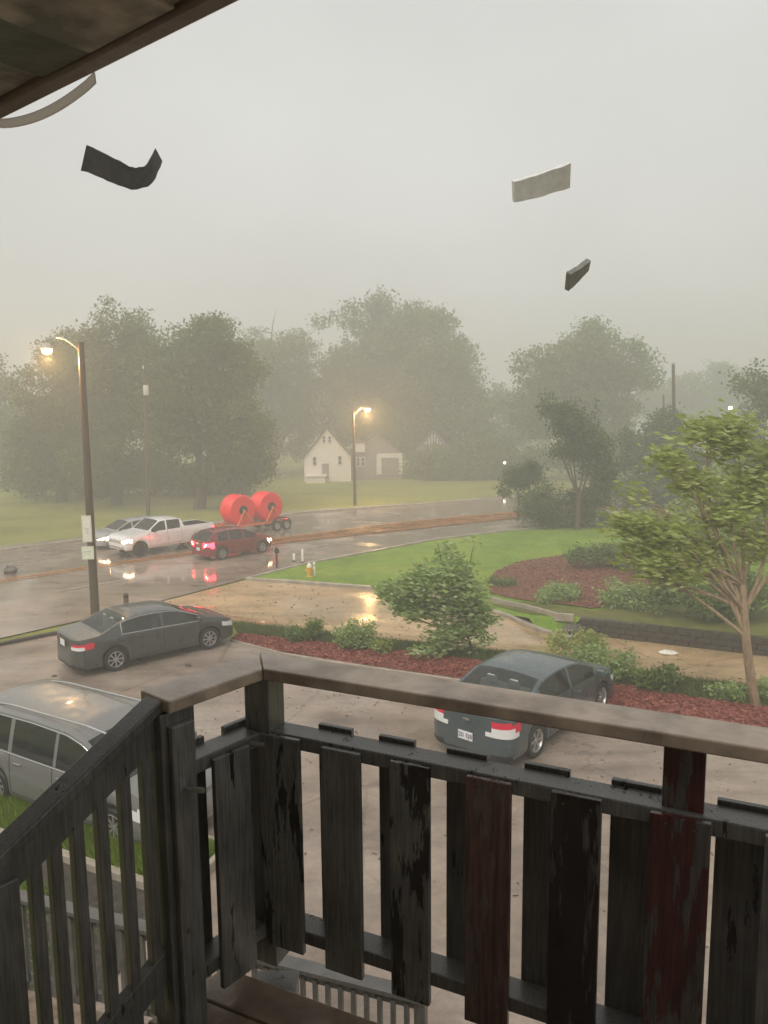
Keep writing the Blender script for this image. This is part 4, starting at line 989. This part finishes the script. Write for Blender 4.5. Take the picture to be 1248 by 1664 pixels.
hr, hk, hz = house('gabled_house', 'white gabled house under the distant street lamp', 533, 786, 100, 76, 742, 697, 9.0, .06, M['siding'], M['shingle'],
      [(-5, 72, 5, 11), (4, 72, 5, 11), (-21, 37, 6, 14), (20, 38, 6, 14)])
def house_extras():
    m = MB(); m.box((4.2, 4.5, 4.3), (1.6, 2.6, 1.5)); m.build('dormer', M['siding'], hr)
    m = MB(); m.prism((4.2, 2.9, 5.05), (4.2, 6.0, 5.05), 2.0, .14); m.build('dormer_roof', M['shingle'], hr)
    m = MB(); m.box((-1.5, -1.2, .1), (2.4, 2.4, 1.4)); m.box((-1.5, -1.2, .9), (2.7, 2.7, .12)); m.build('porch', M['siding'], hr)
    m = MB(); m.box((-.3, -.03, 1.3), (.9, .08, 2.0)); m.build('door', M['siding2'], hr)
    m = MB(); m.box((.6, 6.5, 7.2), (.6, .6, 1.6)); m.build('chimney', M['stonewall'], hr)
house_extras()
hr2, k2, z2 = house('low_house', 'brownish low house joined right of the white gabled house', 612, 772, 104, 84, 735, 705, 8.0, .04, M['siding2'], M['shingle'], [(-30, 22, 6, 14), (-22, 22, 6, 14), (24, 22, 8, 14)])
m = MB(); m.box((22 * k2, -.05, 18 * k2 + z2), (40 * k2, .08, 34 * k2)); m.build('garage_front', M['siding'], hr2)
m = MB(); m.box((22 * k2, -.12, 15 * k2 + z2), (28 * k2, .05, 26 * k2)); m.build('garage_door', M['siding2'], hr2)
m = MB(); m.box((1.2 * k2, -.11, 17 * k2 + z2), (2.2 * k2, .12, 33 * k2)); m.build('corner_board', M['white'], hr2)
hr3, k3, z3 = house('timbered_house', 'far white gable with dark timbering right of the low house', 704, 772, 107, 56, 728, 698, 8.0, .0, M['siding2'], M['shingle'], [])
def timber():
    hw = 14 * k3; zb = z3 + 50 * k3; zt = z3 + 68 * k3
    m = MB(); m.add([(-hw, -.05, zb), (hw, -.05, zb), (0, -.05, zt), (-hw, -.15, zb), (hw, -.15, zb), (0, -.15, zt)], [(0, 1, 2), (3, 5, 4), (0, 3, 4, 1), (1, 4, 5, 2), (2, 5, 3, 0)]); g_ = m.build('gable_panel', M['white'], hr3)
    for x in (-.62, -.3, 0, .3, .62):
        t = (1 - abs(x)) * (zt - zb); m = MB(); m.box((x * hw, -.2, zb + t / 2), (.16, .1, t)); m.build('timber', M['stonewall'], hr3)
timber()

# ------------------------------------------------------------------ small street things
def small_things():
    b = G(450, 923); root = empty('mailbox', tuple(b), .3); tag(root, 'roadside mailbox on a dark post at the lawn tip in front of the red car', 'mailbox'); k = b.y / F
    hgt = 33 * k; m = MB(); m.box((0, 0, hgt * .4 - .1), (.09, .09, hgt * .8 + .2)); m.build('post', M['polewood'], root)
    m = MB(); prof = [(-.1, 0), (.1, 0), (.1, .13), (.07, .2), (0, .23), (-.07, .2), (-.1, .13)]
    vs = [(x, -.26, z + hgt * .8) for x, z in prof] + [(x, .26, z + hgt * .8) for x, z in prof]; n = len(prof)
    m.add(vs, [tuple(range(n)), tuple(range(2 * n - 1, n - 1, -1))] + [(i, (i + 1) % n, n + (i + 1) % n, n + i) for i in range(n)]); m.build('box', M['dark'], root)
    m = MB(); m.box((-.12, -.12, hgt * .8 + .18), (.015, .03, .2)); m.box((-.12, -.06, hgt * .8 + .27), (.015, .12, .06)); m.build('flag', M['white'], root)
    b = G(503, 938); root = empty('fire_hydrant', tuple(b), .4); tag(root, 'yellow fire hydrant on the corner lawn by the road', 'fire hydrant')
    M['hyd'] = mottled('hydrant_yellow', (.62, .3, .03), (.75, .42, .06), 8, (.3, .5), bump=.1); k = b.y / F; H = .72
    m = MB(); m.lathe([(.17, 0), (.17, .05), (.12, .06), (.115, .42), (.15, .44), (.15, .48), (.125, .5)], 16); m.build('barrel', M['hyd'], root, smooth=True)
    m = MB(); m.lathe([(.125, .5), (.12, .58), (.08, .65), (.03, .68), (.03, .74), (.001, .74)], 16); m.build('bonnet', M['signwhite'], root, smooth=True)
    for a in (0, math.pi / 2, math.pi):
        m = MB(); d = Vector((math.cos(a), -math.sin(a), 0)); m.tube([d * .1 + Vector((0, 0, .34)), d * .21 + Vector((0, 0, .34))], .06, 10); m.build('outlet', M['hyd'], root)
    b2 = G(511, 937); root = empty('hydrant_marker', tuple(b2)); tag(root, 'white marker post right beside the yellow hydrant', 'post'); m = MB(); m.lathe([(.06, -.1), (.06, .68), (.045, .72), (.001, .73)], 10); m.build('post', M['signwhite'], root, smooth=True)
    m = MB(); m.lathe([(.062, .52), (.062, .6)], 10); m.build('band', M['signgrey'], root)
    for (px, py, hp, lab) in ((492, 914, 22, 'taller white marker post standing at the road edge'), (478, 912, 13, 'shorter white marker post at the road edge')):
        b = G(px, py); k = b.y / F; root = empty('marker_post', tuple(b)); tag(root, lab, 'post', 'white marker posts by the road'); m = MB(); m.lathe([(.07, -.1), (.07, hp * k - .05), (.05, hp * k), (.001, hp * k + .01)], 10); m.build('post', M['signwhite'], root, smooth=True)
        m = MB(); m.lathe([(.12, -.02), (.12, .04), (.075, .06)], 10); m.build('base', M['dark'], root)
    b = G(206, 996); root = empty('bollard', tuple(b)); tag(root, 'short dark wooden bollard behind the grey sedan roof', 'bollard'); k = b.y / F
    m = MB(); m.lathe([(.1, -.2), (.1, 34 * k - .05), (.07, 34 * k), (.001, 34 * k)], 12); m.build('post', M['polewood'], root, smooth=True)
    m = MB(); m.lathe([(.105, 34 * k - .16), (.105, 34 * k - .09)], 12); m.build('band', M['dark'], root)
    # debris on the ground
    def scrap(name, lab, cat, px, py, size, mat, seed, lift=.35, group=None):
        random.seed(seed); b = G(px, py); o_ = []; n = 9
        m = MB(); ring = []
        for (zz, sc) in ((0, .8), (lift * .5, 1.0), (lift, .55)):
            ring.append([(math.cos(q / n * 6.283) * size * sc * random.uniform(.7, 1.2), math.sin(q / n * 6.283) * size * .6 * sc * random.uniform(.7, 1.2), zz * size * random.uniform(.8, 1.2) + .01) for q in range(n)])
        vs = [v for r_ in ring for v in r_]; fs = [tuple(range(n))[::-1], tuple(2 * n + q for q in range(n))]
        for r_ in range(2):
            for q in range(n): fs.append((r_ * n + q, r_ * n + (q + 1) % n, (r_ + 1) * n + (q + 1) % n, (r_ + 1) * n + q))
        m.add(vs, fs); o = m.build(name, mat); o.location = b; o.rotation_euler.z = random.uniform(-.6, .6); tag(o, lab, cat, group)
    M['debris'] = mottled('wet_debris', (.05, .042, .034), (.11, .09, .072), 9, (.3, .6), bump=.6)
    scrap('road_debris', 'dark clump of debris lying on the road at the far left', 'debris', 18, 932, .42, M['debris'], 1, .9)
    scrap('lot_debris', 'dark scrap on the lot right of the grey sedan', 'debris', 306, 1082, .12, M['debris'], 2, .3)
    scrap('lot_debris', 'small dark scrap on the lot behind the grey sedan', 'debris', 88, 1099, .08, M['debris'], 3, .3)
    scrap('litter_bag', 'white plastic bag lying at the foot of the retaining wall', 'litter', 1086, 1064, .30, M['signwhite'], 4, .45)
    scrap('branch_heap', 'brown heap of broken twigs at the left end of the retaining wall', 'debris', 935, 1030, .6, M['debris'], 5, .6)
    for i, (px, py) in enumerate(((1050, 1162), (1110, 1158), (990, 1135), (1180, 1168))):
        scrap('litter_scrap', ['tiny white litter scrap on the red mulch, third from the teal sedan', 'tiny white litter scrap on the red mulch, below the white bag', 'tiny white litter scrap on the mulch by the front wheel of the teal sedan', 'tiny white litter scrap on the red mulch nearest the pale tree trunk'][i], 'litter', px, py - 18, .05, M['signwhite'], 20 + i, .5, 'litter scraps on the mulch strip')
small_things()

# ------------------------------------------------------------------ deck with its railing
FLOOR = 7 - 1.83
Rv = Vector((.905, -.425, 0)).normalized(); Nin = Vector((-Rv.y * -1, 0, 0))
CAPZ = 7 - .80
Cc = at_z(424, 1072, CAPZ); Cc.z = 0                       # corner of the rail, plan
Fp = at_z(270, 1124, CAPZ); Fp.z = 0                       # front post, plan
Lv = (Fp - Cc).normalized()
Nin = Vector((-.425, -.905, 0)).normalized()               # from the rail towards the building
def wood(name, c1, c2, rough=(.2, .5)):
    return mottled(name, c1, c2, 5, rough, sx=(1, 1, 1), bump=.5, bscale=30, bdist=.004)
M['paint'] = peeling('charcoal_paint', (.118, .114, .107), (.014, .010, .008), .36, 1.0, rough=.32)
M['paint2'] = peeling('charcoal_paint_clean', (.132, .127, .119), (.012, .009, .008), .31, 2.0, rough=.35)
M['capw'] = mottled('weathered_cap', (.22, .168, .13), (.45, .36, .285), 7, (.12, .4), bump=.5, bscale=25, bdist=.004)
M['deckw'] = mottled('wet_deck_boards', (.15, .11, .08), (.32, .24, .175), 6, (.12, .4), bump=.6, bscale=30, bdist=.004)
SL = [peeling('slat_peel_a', (.136, .131, .123), (.008, .006, .005), .44, 3.3), peeling('slat_peel_b', (.142, .137, .128), (.010, .008, .007), .35, 5.1), peeling('slat_peel_c', (.142, .137, .128), (.008, .005, .005), .47, 7.7),
      peeling('slat_bare_red', (.11, .075, .064), (.055, .024, .018), .55, 9.2, (.14, .072, .058)), peeling('slat_bare_black', (.075, .07, .064), (.007, .004, .004), .56, 11.4, (.022, .009, .008)), peeling('slat_bare_maroon', (.075, .066, .06), (.042, .010, .009), .55, 13.9, (.10, .028, .024))]
def deck():
    root = empty('deck', (Cc.x, Cc.y, FLOOR)); tag(root, 'weathered upper wooden deck with wet brown floor boards', 'deck')
    inv = Matrix.Translation(-Vector((Cc.x, Cc.y, FLOOR)))
    for i in range(22):                                      # boards run along the long rail
        d0 = .12 + i * .146; a = Lv.dot(Nin); s = d0 / a
        p0 = Cc + Lv * s; start = p0 - Rv * .07
        if s > (Fp - Cc).length + .12: start = p0 + Rv * (-.10 if s < .55 else 1.05)
        q0 = start + Nin * (.138 - .0) ; q0 = Cc + Lv * ((d0 + .138) / a) - Rv * (.07 if start != p0 + Rv * 1.05 else -1.05)
        e0 = Cc + Nin * d0 + Rv * 4.6; e1 = Cc + Nin * (d0 + .138) + Rv * 4.6
        m = MB(); z0, z1 = FLOOR - .038, FLOOR + random.uniform(-.002, .002)
        m.add([inv @ Vector((p.x, p.y, z)) for z in (z0, z1) for p in (start, e0, e1, q0)], [(3, 2, 1, 0), (4, 5, 6, 7), (0, 1, 5, 4), (1, 2, 6, 5), (2, 3, 7, 6), (3, 0, 4, 7)])
        m.build('floor_board', M['deckw'], root, bevel=.004)
    m = MB(); z = -.14
    o_ = Nin * .17 + Vector((0, 0, z)); m.prism(o_ + Rv * .02, Rv * 4.6 + o_, .04, .19); m.prism(o_ + Rv * .03, Lv * .6 + Rv * .05 + Vector((0, 0, z)), .04, .19)
    m.build('rim_joist', M['paint'], root)
    for p in (Cc + Rv * .05 + Nin * .05, Cc + Rv * 2.2 + Nin * .06, Cc + Rv * 4.4 + Nin * .06):
        q = inv @ Vector((p.x, p.y, FLOOR - .05)); m = MB(); m.box((q.x, q.y, -(FLOOR) / 2 - .04), (.14, .14, FLOOR - .06)); m.build('support_post', M['paint'], root)
deck()
RAIL_T = {}
def railing():
    rz = math.atan2(Rv.y, Rv.x)
    root = empty('deck_railing', (Cc.x, Cc.y, FLOOR), rz); tag(root, 'dark peeling-paint deck railing with double rows of slats and a flat brown cap', 'railing')
    ang = math.atan2(Lv.y, Lv.x) - rz; Ll = Vector((math.cos(ang), math.sin(ang), 0)); nin = Vector((0, -1, 0))     # local frame: x along the rail, -y towards the house
    cz = CAPZ - FLOOR
    Ls = (Fp - Cc).length
    def loc_at(px, py, off):      # local x of a pixel on the vertical plane offset by off towards the house
        d = ray(px, py); n3 = Vector((-Nin.x, -Nin.y, 0)); p0 = Cc + Nin * off
        t = (Vector((p0.x, p0.y, EYE.z)) - EYE).dot(n3) / d.dot(n3); p = EYE + d * t
        return (Vector((p.x, p.y, 0)) - Cc).dot(Rv), p.z - FLOOR
    # caps with a mitre at the corner
    hw, th = .07, .038; a = Ll
    nl_ = Vector((-a.y, a.x, 0)); bis = (nin + (nl_ if nl_.dot(Vector((1, 0, 0))) > 0 else -nl_)).normalized(); mk = hw / max(.3, bis.dot(nin))
    inner, outer = bis * mk, -bis * mk
    def cap(pin0, pout0, pin1, pout1, nm):
        m = MB(); m.add([Vector((p.x, p.y, z)) for z in (cz - th, cz) for p in (pin0, pin1, pout1, pout0)], [(3, 2, 1, 0), (4, 5, 6, 7), (0, 1, 5, 4), (1, 2, 6, 5), (2, 3, 7, 6), (3, 0, 4, 7)]); return m.build(nm, M['capw'], root, bevel=.005)
    cap(inner + Vector((.002, 0, 0)), outer + Vector((.002, 0, 0)), Vector((4.6, -hw, 0)), Vector((4.6, hw, 0)), 'cap_rail')
    e = a * (Ls + .04); inn = nl_ if nl_.dot(inner) > 0 else -nl_
    cap(inner + a * .002, outer + a * .002, e + inn * hw, e - inn * hw, 'cap_rail')
    # mid and bottom rails
    mz = .815; bz = .155
    m = MB(); m.box((2.3, 0, mz - .0225), (4.6, .085, .045)); m.build('mid_rail', M['paint'], root, bevel=.004)
    m = MB(); m.box((2.3, 0, bz - .0225), (4.6, .085, .045)); m.build('bottom_rail', M['paint'], root, bevel=.004)
    for zz, nm in ((mz, 'mid_rail'), (bz, 'bottom_rail')):
        m = MB(); m.prism(a * .05 + Vector((0, 0, zz - .024)), a * (Ls - .03) + Vector((0, 0, zz - .024)), .085, .045); m.build(nm, M['paint2'], root, bevel=.004)
    # posts
    m = MB(); m.box((.012, -.005, (cz - th) / 2 - .002), (.092, .092, cz - th - .004)); m.build('post', M['paint2'], root, bevel=.004)
    xp, _ = loc_at(1112, 1262, 0); m = MB(); m.box((xp, 0, (cz - th) / 2 - .002), (.10, .05, cz - th - .004)); m.build('post', SL[5], root, bevel=.004)
    xp2 = xp + 1.7; m = MB(); m.box((xp2, 0, (cz - th) / 2 - .002), (.10, .05, cz - th - .004)); m.build('post', M['paint'], root, bevel=.004)
    # inner slats (towards us): pixel edges read at mid height
    inner_px = [(428, 491, 1380, 1538, 0), (527, 588, 1400, 1580, 1), (636, 699, 1420, 1622, 2), (757, 829, 1440, None, 3), (893, 974, 1450, None, 4), (1050, 1150, 1470, None, 5), (1236, 1345, 1480, None, 1)]
    off_i = .043 + .011
    for (xa, xb, ym, yb, k) in inner_px:
        x0, _ = loc_at(xa, ym, off_i); x1, _ = loc_at(xb, ym, off_i); ztop = mz - .005 + random.uniform(-.006, .006)
        zb = .055 if yb is None else loc_at((xa + xb) / 2, yb, off_i)[1]
        zb = max(-.02, min(.12, zb)); m = MB(); m.box(((x0 + x1) / 2, -off_i, (ztop + zb) / 2), (x1 - x0, .02, ztop - zb)); o = m.build('slat', SL[k], root, bevel=.003)
        o.rotation_euler.y = 0.0
    nail = MB().lathe([(.001, -.003), (.0035, -.002), (.004, 0)], 8, 'Y').mesh('nail'); nail.materials.append(M['rust'])
    for sl in [c for c in root.children if c.name.split('.')[0] == 'slat']:
        xs_ = [v.co.x for v in sl.data.vertices]; x0, x1 = min(xs_), max(xs_)
        for zz in (mz - .025, bz - .022):
            for fx in (.25, .75):
                o = link(bpy.data.objects.new('nail', nail), sl); o.location = (x0 + (x1 - x0) * fx + random.uniform(-.008, .008), -off_i - .0105, zz + random.uniform(-.006, .006))
    outer_px = [(519, 573, 1163), (617, 675, 1188), (727, 793, 1218), (853, 927, 1247), (994, 1076, 1276), (1165, 1250, 1312)]
    for (xa, xb, yt) in outer_px:
        x0, zt = loc_at(xa, yt, -off_i); x1, _ = loc_at(xb, yt + 14, -off_i)
        m = MB(); zt = mz + .012; m.box(((x0 + x1) / 2, off_i, (zt + .06) / 2), (x1 - x0, .02, zt - .06)); m.build('slat', M['paint'], root, bevel=.003)
    x = x1 + .1
    while x < 4.4:
        m = MB(); m.box((x + .07, -off_i if False else off_i, .44), (.135, .02, .77)); m.build('slat', M['paint'], root, bevel=.003); x += .22
        m = MB(); m.box((x + .07, -off_i, .44), (.135, .02, .77)); m.build('slat', M['paint2'], root, bevel=.003)
    # short side section: front post, one slat and its neighbour
    fp = a * Ls
    Mr = Matrix.Rotation(ang, 3, 'Z')
    m = MB(); m.box((fp.x, fp.y, (cz - th) / 2 - .04), (.115, .10, cz - th + .07), Mr); m.build('post', M['paint'], root, bevel=.004)
    m = MB(); q = fp + inn * .063 + a * .0; m.box((q.x, q.y, (cz - th - .03) / 2 - .04), (.075, .022, cz - th + .03), Mr); m.build('post_board', SL[1], root, bevel=.003)
    for (t, wd, k) in ((Ls * .50, .135, 1),):
        q = a * t + inn * off_i; m = MB(); m.box((q.x, q.y, (.80 + .05) / 2), (wd, .02, .75), Mr); m.build('slat', SL[k], root, bevel=.003)
    for (t, wd) in ((Ls * .74, .13), (Ls * .2, .10)):
        q = a * t - inn * off_i; m = MB(); m.box((q.x, q.y, (.83 + .06) / 2), (wd, .02, .77), Mr); m.build('slat', M['paint'], root, bevel=.003)
    for (q, zz) in ((a * .10 + inn * .048, .795), (fp + inn * .08, .76)):
        m = MB(); m.tube([q + Vector((0, 0, zz)), q + inn * .05 + a * -.02 + Vector((0, 0, zz + .004))], .008, 6); m.build('hook', M['chrome'], root)
railing()
def stair():
    # flight going down from the front post towards the lower left
    base = Fp + Lv * .02; root = empty('stair', (base.x, base.y, FLOOR), math.atan2(Lv.y, Lv.x)); tag(root, 'dark wooden stair flight with sloping handrail and square balusters at the lower left', 'stair')
    cz = CAPZ - FLOOR; inn = Rv - Lv * Rv.dot(Lv); inn.normalize(); side = 1 if Vector((-Lv.y, Lv.x, 0)).dot(inn) > 0 else -1
    # slope so that the rail leaves the frame where it does in the picture
    d = ray(0, 1376); n3 = Vector((-Lv.y, Lv.x, 0)); t = (Vector((base.x, base.y, EYE.z)) - EYE).dot(n3) / d.dot(n3); p = EYE + d * t
    run = (Vector((p.x, p.y, 0)) - base).dot(Lv); drop = (CAPZ - p.z); k = drop / run
    k = max(.45, min(.95, k)); Lr = 3.4
    up = Vector((k, 0, 1)).normalized()
    def pt(s, dz, y=0.0): return Vector((s, y, cz - k * s + dz))
    m = MB(); m.prism(pt(.012, -.012), pt(Lr, -.012), .075, .032, up); m.build('handrail', M['paint'], root, bevel=.005)
    m = MB(); m.prism(pt(-.03, -.078), pt(Lr, -.078), .038, .09, up); m.build('top_rail', M['paint'], root, bevel=.004)
    m = MB(); m.prism(pt(.0, -.80), pt(Lr, -.80), .04, .09, up); m.build('bottom_rail', M['paint'], root, bevel=.004)
    xs = []
    for px, py in ((243, 1420), (208, 1440), (170, 1460), (131, 1480), (95, 1500), (62, 1520)):
        d = ray(px, py); t = (Vector((base.x, base.y, EYE.z)) - EYE).dot(n3) / d.dot(n3); p = EYE + d * t; xs.append((Vector((p.x, p.y, 0)) - base).dot(Lv))
    sp_ = (xs[-1] - xs[0]) / (len(xs) - 1); x = xs[-1] + sp_
    px_post = xs[-1] + sp_ * 1.35
    while x + sp_ < Lr: x += sp_; xs.append(x)
    for x in xs:
        m = MB(); z1 = cz - k * x - .09; m.box((x, side * .004, z1 - .43), (.031, .030, .80)); m.build('baluster', M['paint2'], root, bevel=.003)
    m = MB(); z1 = cz - k * px_post - .05; m.box((px_post, side * .0, z1 - .92), (.075, .075, 1.8)); m.build('post', M['paint'], root, bevel=.004)
    m = MB(); m.prism(pt(-.02, -1.16, side * .02), pt(Lr, -1.16, side * .02), .045, .26, up); m.prism(pt(-.02, -1.16, side * 1.0), pt(Lr, -1.16, side * 1.0), .045, .26, up); m.build('stringer', M['paint'], root)
    n = int(Lr / (.18 / k))
    for i in range(1, n):
        m = MB(); m.box(((i - .5) * .18 / k, side * .52, -i * .18), (.18 / k + .02, .96, .038)); m.build('tread', M['deckw'], root, bevel=.004)
    m = MB(); m.box((Lr - .05, 0, (cz - k * Lr - FLOOR) / 2), (.1, .1, FLOOR + cz - k * Lr)); m.build('lower_post', M['paint'], root)
stair()
def lower_rail():
    p0 = at_depth(461, 1560, 6.0); d = Vector((.945, -.328, 0)).normalized(); root = empty('lower_railing', (p0.x, p0.y, 0), math.atan2(d.y, d.x)); tag(root, 'lower dark railing with thin balusters seen below the deck through the slats', 'railing')
    z = p0.z; x0, x1 = -2.9, 1.22
    m = MB(); m.box(((x0 + x1) / 2, 0, z - .02), (x1 - x0 + .1, .14, .04)); m.build('cap_rail', M['paint2'], root, bevel=.004)
    m = MB(); m.box(((x0 + x1) / 2, 0, z - .085), (x1 - x0, .045, .085)); m.build('top_rail', M['paint'], root)
    m = MB(); m.box(((x0 + x1) / 2, 0, z - .86), (x1 - x0, .045, .085)); m.build('bottom_rail', M['paint'], root)
    x = x0 + .1
    while x < x1 - .08:
        m = MB(); m.box((x, -.03, z - .48), (.038, .036, .80)); m.build('baluster', M['paint2'], root); x += .115
    for x in (x0, -1.0, x1):
        m = MB(); m.box((x, 0, (z - .04) / 2), (.09, .09, z - .05)); m.build('post', M['paint'], root)
    m = MB(); m.box(((x0 + x1) / 2, -.75, z - 1.1), (x1 - x0, 1.5, .16)); m.build('landing', M['deckw'], root)
lower_rail()
# planter strips beside the building below the stair
def planters():
    t_end = tt(*xy(at_z(292, 1400, 0))) + .55
    kerb('planter_kerb', [st(9.15, -16), st(9.15, t_end), st(7.85, t_end + .1), st(7.85, -16)], M['kerb'], .16, .13)
    sheet('planter_soil', [st(9.1, -16), st(9.1, t_end - .05), st(7.9, t_end), st(7.9, -16)], M['strip'], .06, 1.0)
    grass_tufts('planter_grass', 'bright lime ground cover in the planter strip below the stair', in_s(7.95, 9.08, -13, t_end - .08, .06), 24000, .2, M['leaf_lime'])
    grass_tufts('planter_plants', 'thin green weeds along the dark bed below the stair', in_s(6.6, 7.2, -14, t_end - 1.6, .03), 2600, .2, M['leaf_lime'])
    sheet('building_bed', [st(7.78, -16), st(7.78, t_end + .1), st(1.5, t_end + 1.4), st(1.5, -16)], M['soil'], .03, 1.0)
    grass_tufts('bed_weeds', 'weeds scattered on the dark soil bed under the stair', in_s(3.5, 6.8, -12, t_end - .2, .03), 2500, .16, M['leaf_shrub'])
M['soil'] = mottled('dark_wet_soil', (.03, .024, .018), (.07, .056, .042), 6, (.4, .7), bump=1, bdist=.04)
planters()

# ------------------------------------------------------------------ building: wall behind the camera, eave overhead
def building():
    e0 = at_z(0, 196, 7.62); e1 = at_z(396, 0, 7.62); d = (e1 - e0).normalized(); n = Vector((d.y, -d.x, 0))     # n: towards the building (behind)
    if n.y > 0: n = -n
    mid_ = (e0 + e1) / 2; root = empty('apartment_building', (mid_.x, mid_.y, 0), math.atan2(d.y, d.x)); tag(root, 'eave of the building overhead, soffit with cracked flaking paint', 'building')
    def loc(v): return root.matrix_basis.inverted() @ v
    sy = -1.0
    M['soffit'] = mottled('flaking_soffit', (.16, .145, .135), (.48, .42, .385), 4.5, (.5, .8), bump=.7, bscale=18, bdist=.01, p=(.42, .56))
    M['soffit2'] = mottled('dark_green_soffit', (.08, .083, .067), (.17, .165, .135), 4, (.5, .8), bump=.7, bscale=18, bdist=.01)
    M['fascia'] = mottled('brown_fascia', (.12, .085, .07), (.2, .145, .12), 5, (.4, .7), bump=.3)
    M['rooft'] = mottled('roof_shingles', (.05, .045, .04), (.1, .09, .08), 6, (.5, .8), bump=.5)
    z = 7.62; random.seed(5)
    x = -4.0; i = 0
    while x < 5.5:                                       # soffit panels, cracked apart here and there
        wd = random.uniform(.15, .26); jag = random.uniform(-.035, .035)
        m = MB(); ys = (-.043, -.62, -1.2, -2.0); vs = []; 
        for zz in (z + .012 + random.uniform(-.006, .006), z + .03):
            for yy in ys: vs.append((x + jag * math.sin(yy * 5), yy, zz))
            for yy in ys[::-1]: vs.append((x + wd - .012 + jag * math.sin(yy * 4 + 1), yy, zz))
        m.add(vs, [tuple(range(8)), tuple(range(15, 7, -1))] + [(k, (k + 1) % 8, 8 + (k + 1) % 8, 8 + k) for k in range(8)])
        m.build('soffit_panel', M['soffit'] if i % 3 != 1 else M['soffit2'], root); x += wd; i += 1
    m = MB(); m.box((.75, -.02, z + .06), (9.6, .04, .12)); m.build('fascia', M['fascia'], root, bevel=.006)
    m = MB(); m.box((.75, -1.0, z + .16), (9.7, 2.2, .06)); m.build('roof_deck', M['rooft'], root)
    m = MB(); m.box((.75, -2.06, z / 2), (9.6, .12, z)); m.build('wall', M['siding'], root)
    m = MB(); m.box((1.2, -1.98, FLOOR + 1.05), (1.0, .06, 2.1)); dr = m.build('door', M['stonewall'], root)
    # strip of trim torn loose and curling under the fascia
    M['trimp'] = leafy('loose_vinyl', (.75, .72, .69), (.78, .75, .72), (.8, .77, .74), .8, .4); A = loc(at_z(-8, 192, 7.615)); B = loc(at_z(152, 117, 7.615)); m = MB(); n_ = 14; vs = []; fs = []
    for q in range(n_ + 1):
        t = q / n_; p = A.lerp(B, t); sag = .022 * math.sin(math.pi * t) ** .8
        for w_ in (0, 1): vs.append((p.x, p.y + .002 * w_, p.z - sag - .018 * w_))
        for w_ in (1, 0): vs.append((p.x, p.y + .002 * w_ + .003, p.z - sag - .018 * w_))
    for q in range(n_):
        for w_ in range(4): fs.append((q * 4 + w_, q * 4 + (w_ + 1) % 4, (q + 1) * 4 + (w_ + 1) % 4, (q + 1) * 4 + w_))
    fs += [(0, 1, 2, 3), tuple(n_ * 4 + q for q in (3, 2, 1, 0))]
    m.add(vs, fs); m.build('loose_trim', M['trimp'], root, smooth=True)
building()

# ------------------------------------------------------------------ debris in the air
def flying():
    M['shingle_f'] = mottled('torn_shingle', (.028, .025, .022), (.05, .045, .04), 20, (.6, .9), bump=.6)
    M['greyf'] = mottled('dark_grey_scrap', (.12, .115, .108), (.18, .172, .16), 14, (.6, .9), bump=.4)
    M['foam_f'] = mottled('grey_scrap', (.5, .49, .47), (.62, .6, .58), 12, (.6, .9), bump=.4)
    def strip(name, lab, pts_px, D, width, mat, twist=0.0, thick=.008):
        P3 = [at_depth(px, py, D + dz) for px, py, dz in pts_px]; c = sum(P3, Vector()) / len(P3); k = D / F
        pts = []
        for a, b in zip(P3[:-1], P3[1:]):
            for q in range(4): pts.append(a.lerp(b, q / 4))
        pts.append(P3[-1])
        for _ in range(2): pts = [pts[0]] + [(pts[i - 1] + pts[i] * 2 + pts[i + 1]) / 4 for i in range(1, len(pts) - 1)] + [pts[-1]]
        m = MB(); vs = []; fs = []; n = len(pts)
        for i, p in enumerate(pts):
            d = (pts[min(n - 1, i + 1)] - pts[max(0, i - 1)]).normalized(); up = Vector((math.sin(twist), -math.sin(.5 + twist * i / n), math.cos(.5))).normalized()
            x = (up - d * up.dot(d)).normalized(); y = d.cross(x); wv = width[0] + (width[1] - width[0]) * i / (n - 1); wv *= k
            for (a, b) in ((-1, -1), (1, -1), (1, 1), (-1, 1)): vs.append(p - c + x * a * wv / 2 * random.uniform(.93, 1.05) + y * b * thick / 2)
        for i in range(n - 1):
            for q in range(4): fs.append((i * 4 + q, i * 4 + (q + 1) % 4, (i + 1) * 4 + (q + 1) % 4, (i + 1) * 4 + q))
        fs += [(0, 1, 2, 3), tuple((n - 1) * 4 + q for q in (3, 2, 1, 0))]
        m.add(vs, fs); o = m.build(name, mat, smooth=False); o.location = c; tag(o, lab, 'debris', 'debris flying through the air')
    random.seed(9)
    strip('flying_shingle', 'black bent shingle strip flying in the sky near the eave', [(136, 256, 0), (180, 275, .05), (215, 292, .1), (242, 286, .2), (258, 252, .3)], 6.0, (40, 26), M['shingle_f'])
    strip('flying_scrap', 'grey tube-like scrap flying in the upper right sky', [(834, 312, 0), (880, 299, .05), (925, 284, .1)], 8.0, (32, 40), M['foam_f'], .2, .05)
    strip('flying_scrap', 'small dark scrap flying above the right-hand tree', [(922, 458, 0), (930, 452, .03), (940, 444, .05), (955, 430, .1)], 9.0, (34, 24), M['greyf'], .3, .06)
flying()

# ------------------------------------------------------------------ rain haze
def haze():
    m = bpy.data.materials.new('rain_haze'); m.use_nodes = True; nt = m.node_tree; nt.nodes.clear()
    o = nt.nodes.new('ShaderNodeOutputMaterial'); v = nt.nodes.new('ShaderNodeVolumePrincipled')
    v.inputs['Color'].default_value = (.905, .91, .865, 1); v.inputs['Density'].default_value = .0074; v.inputs['Anisotropy'].default_value = .2
    nt.links.new(v.outputs[0], o.inputs['Volume'])
    b = MB(); b.box((0, 135, 10.5), (600, 350, 34)); h = b.build('haze', m); h['kind'] = 'stuff'
haze()
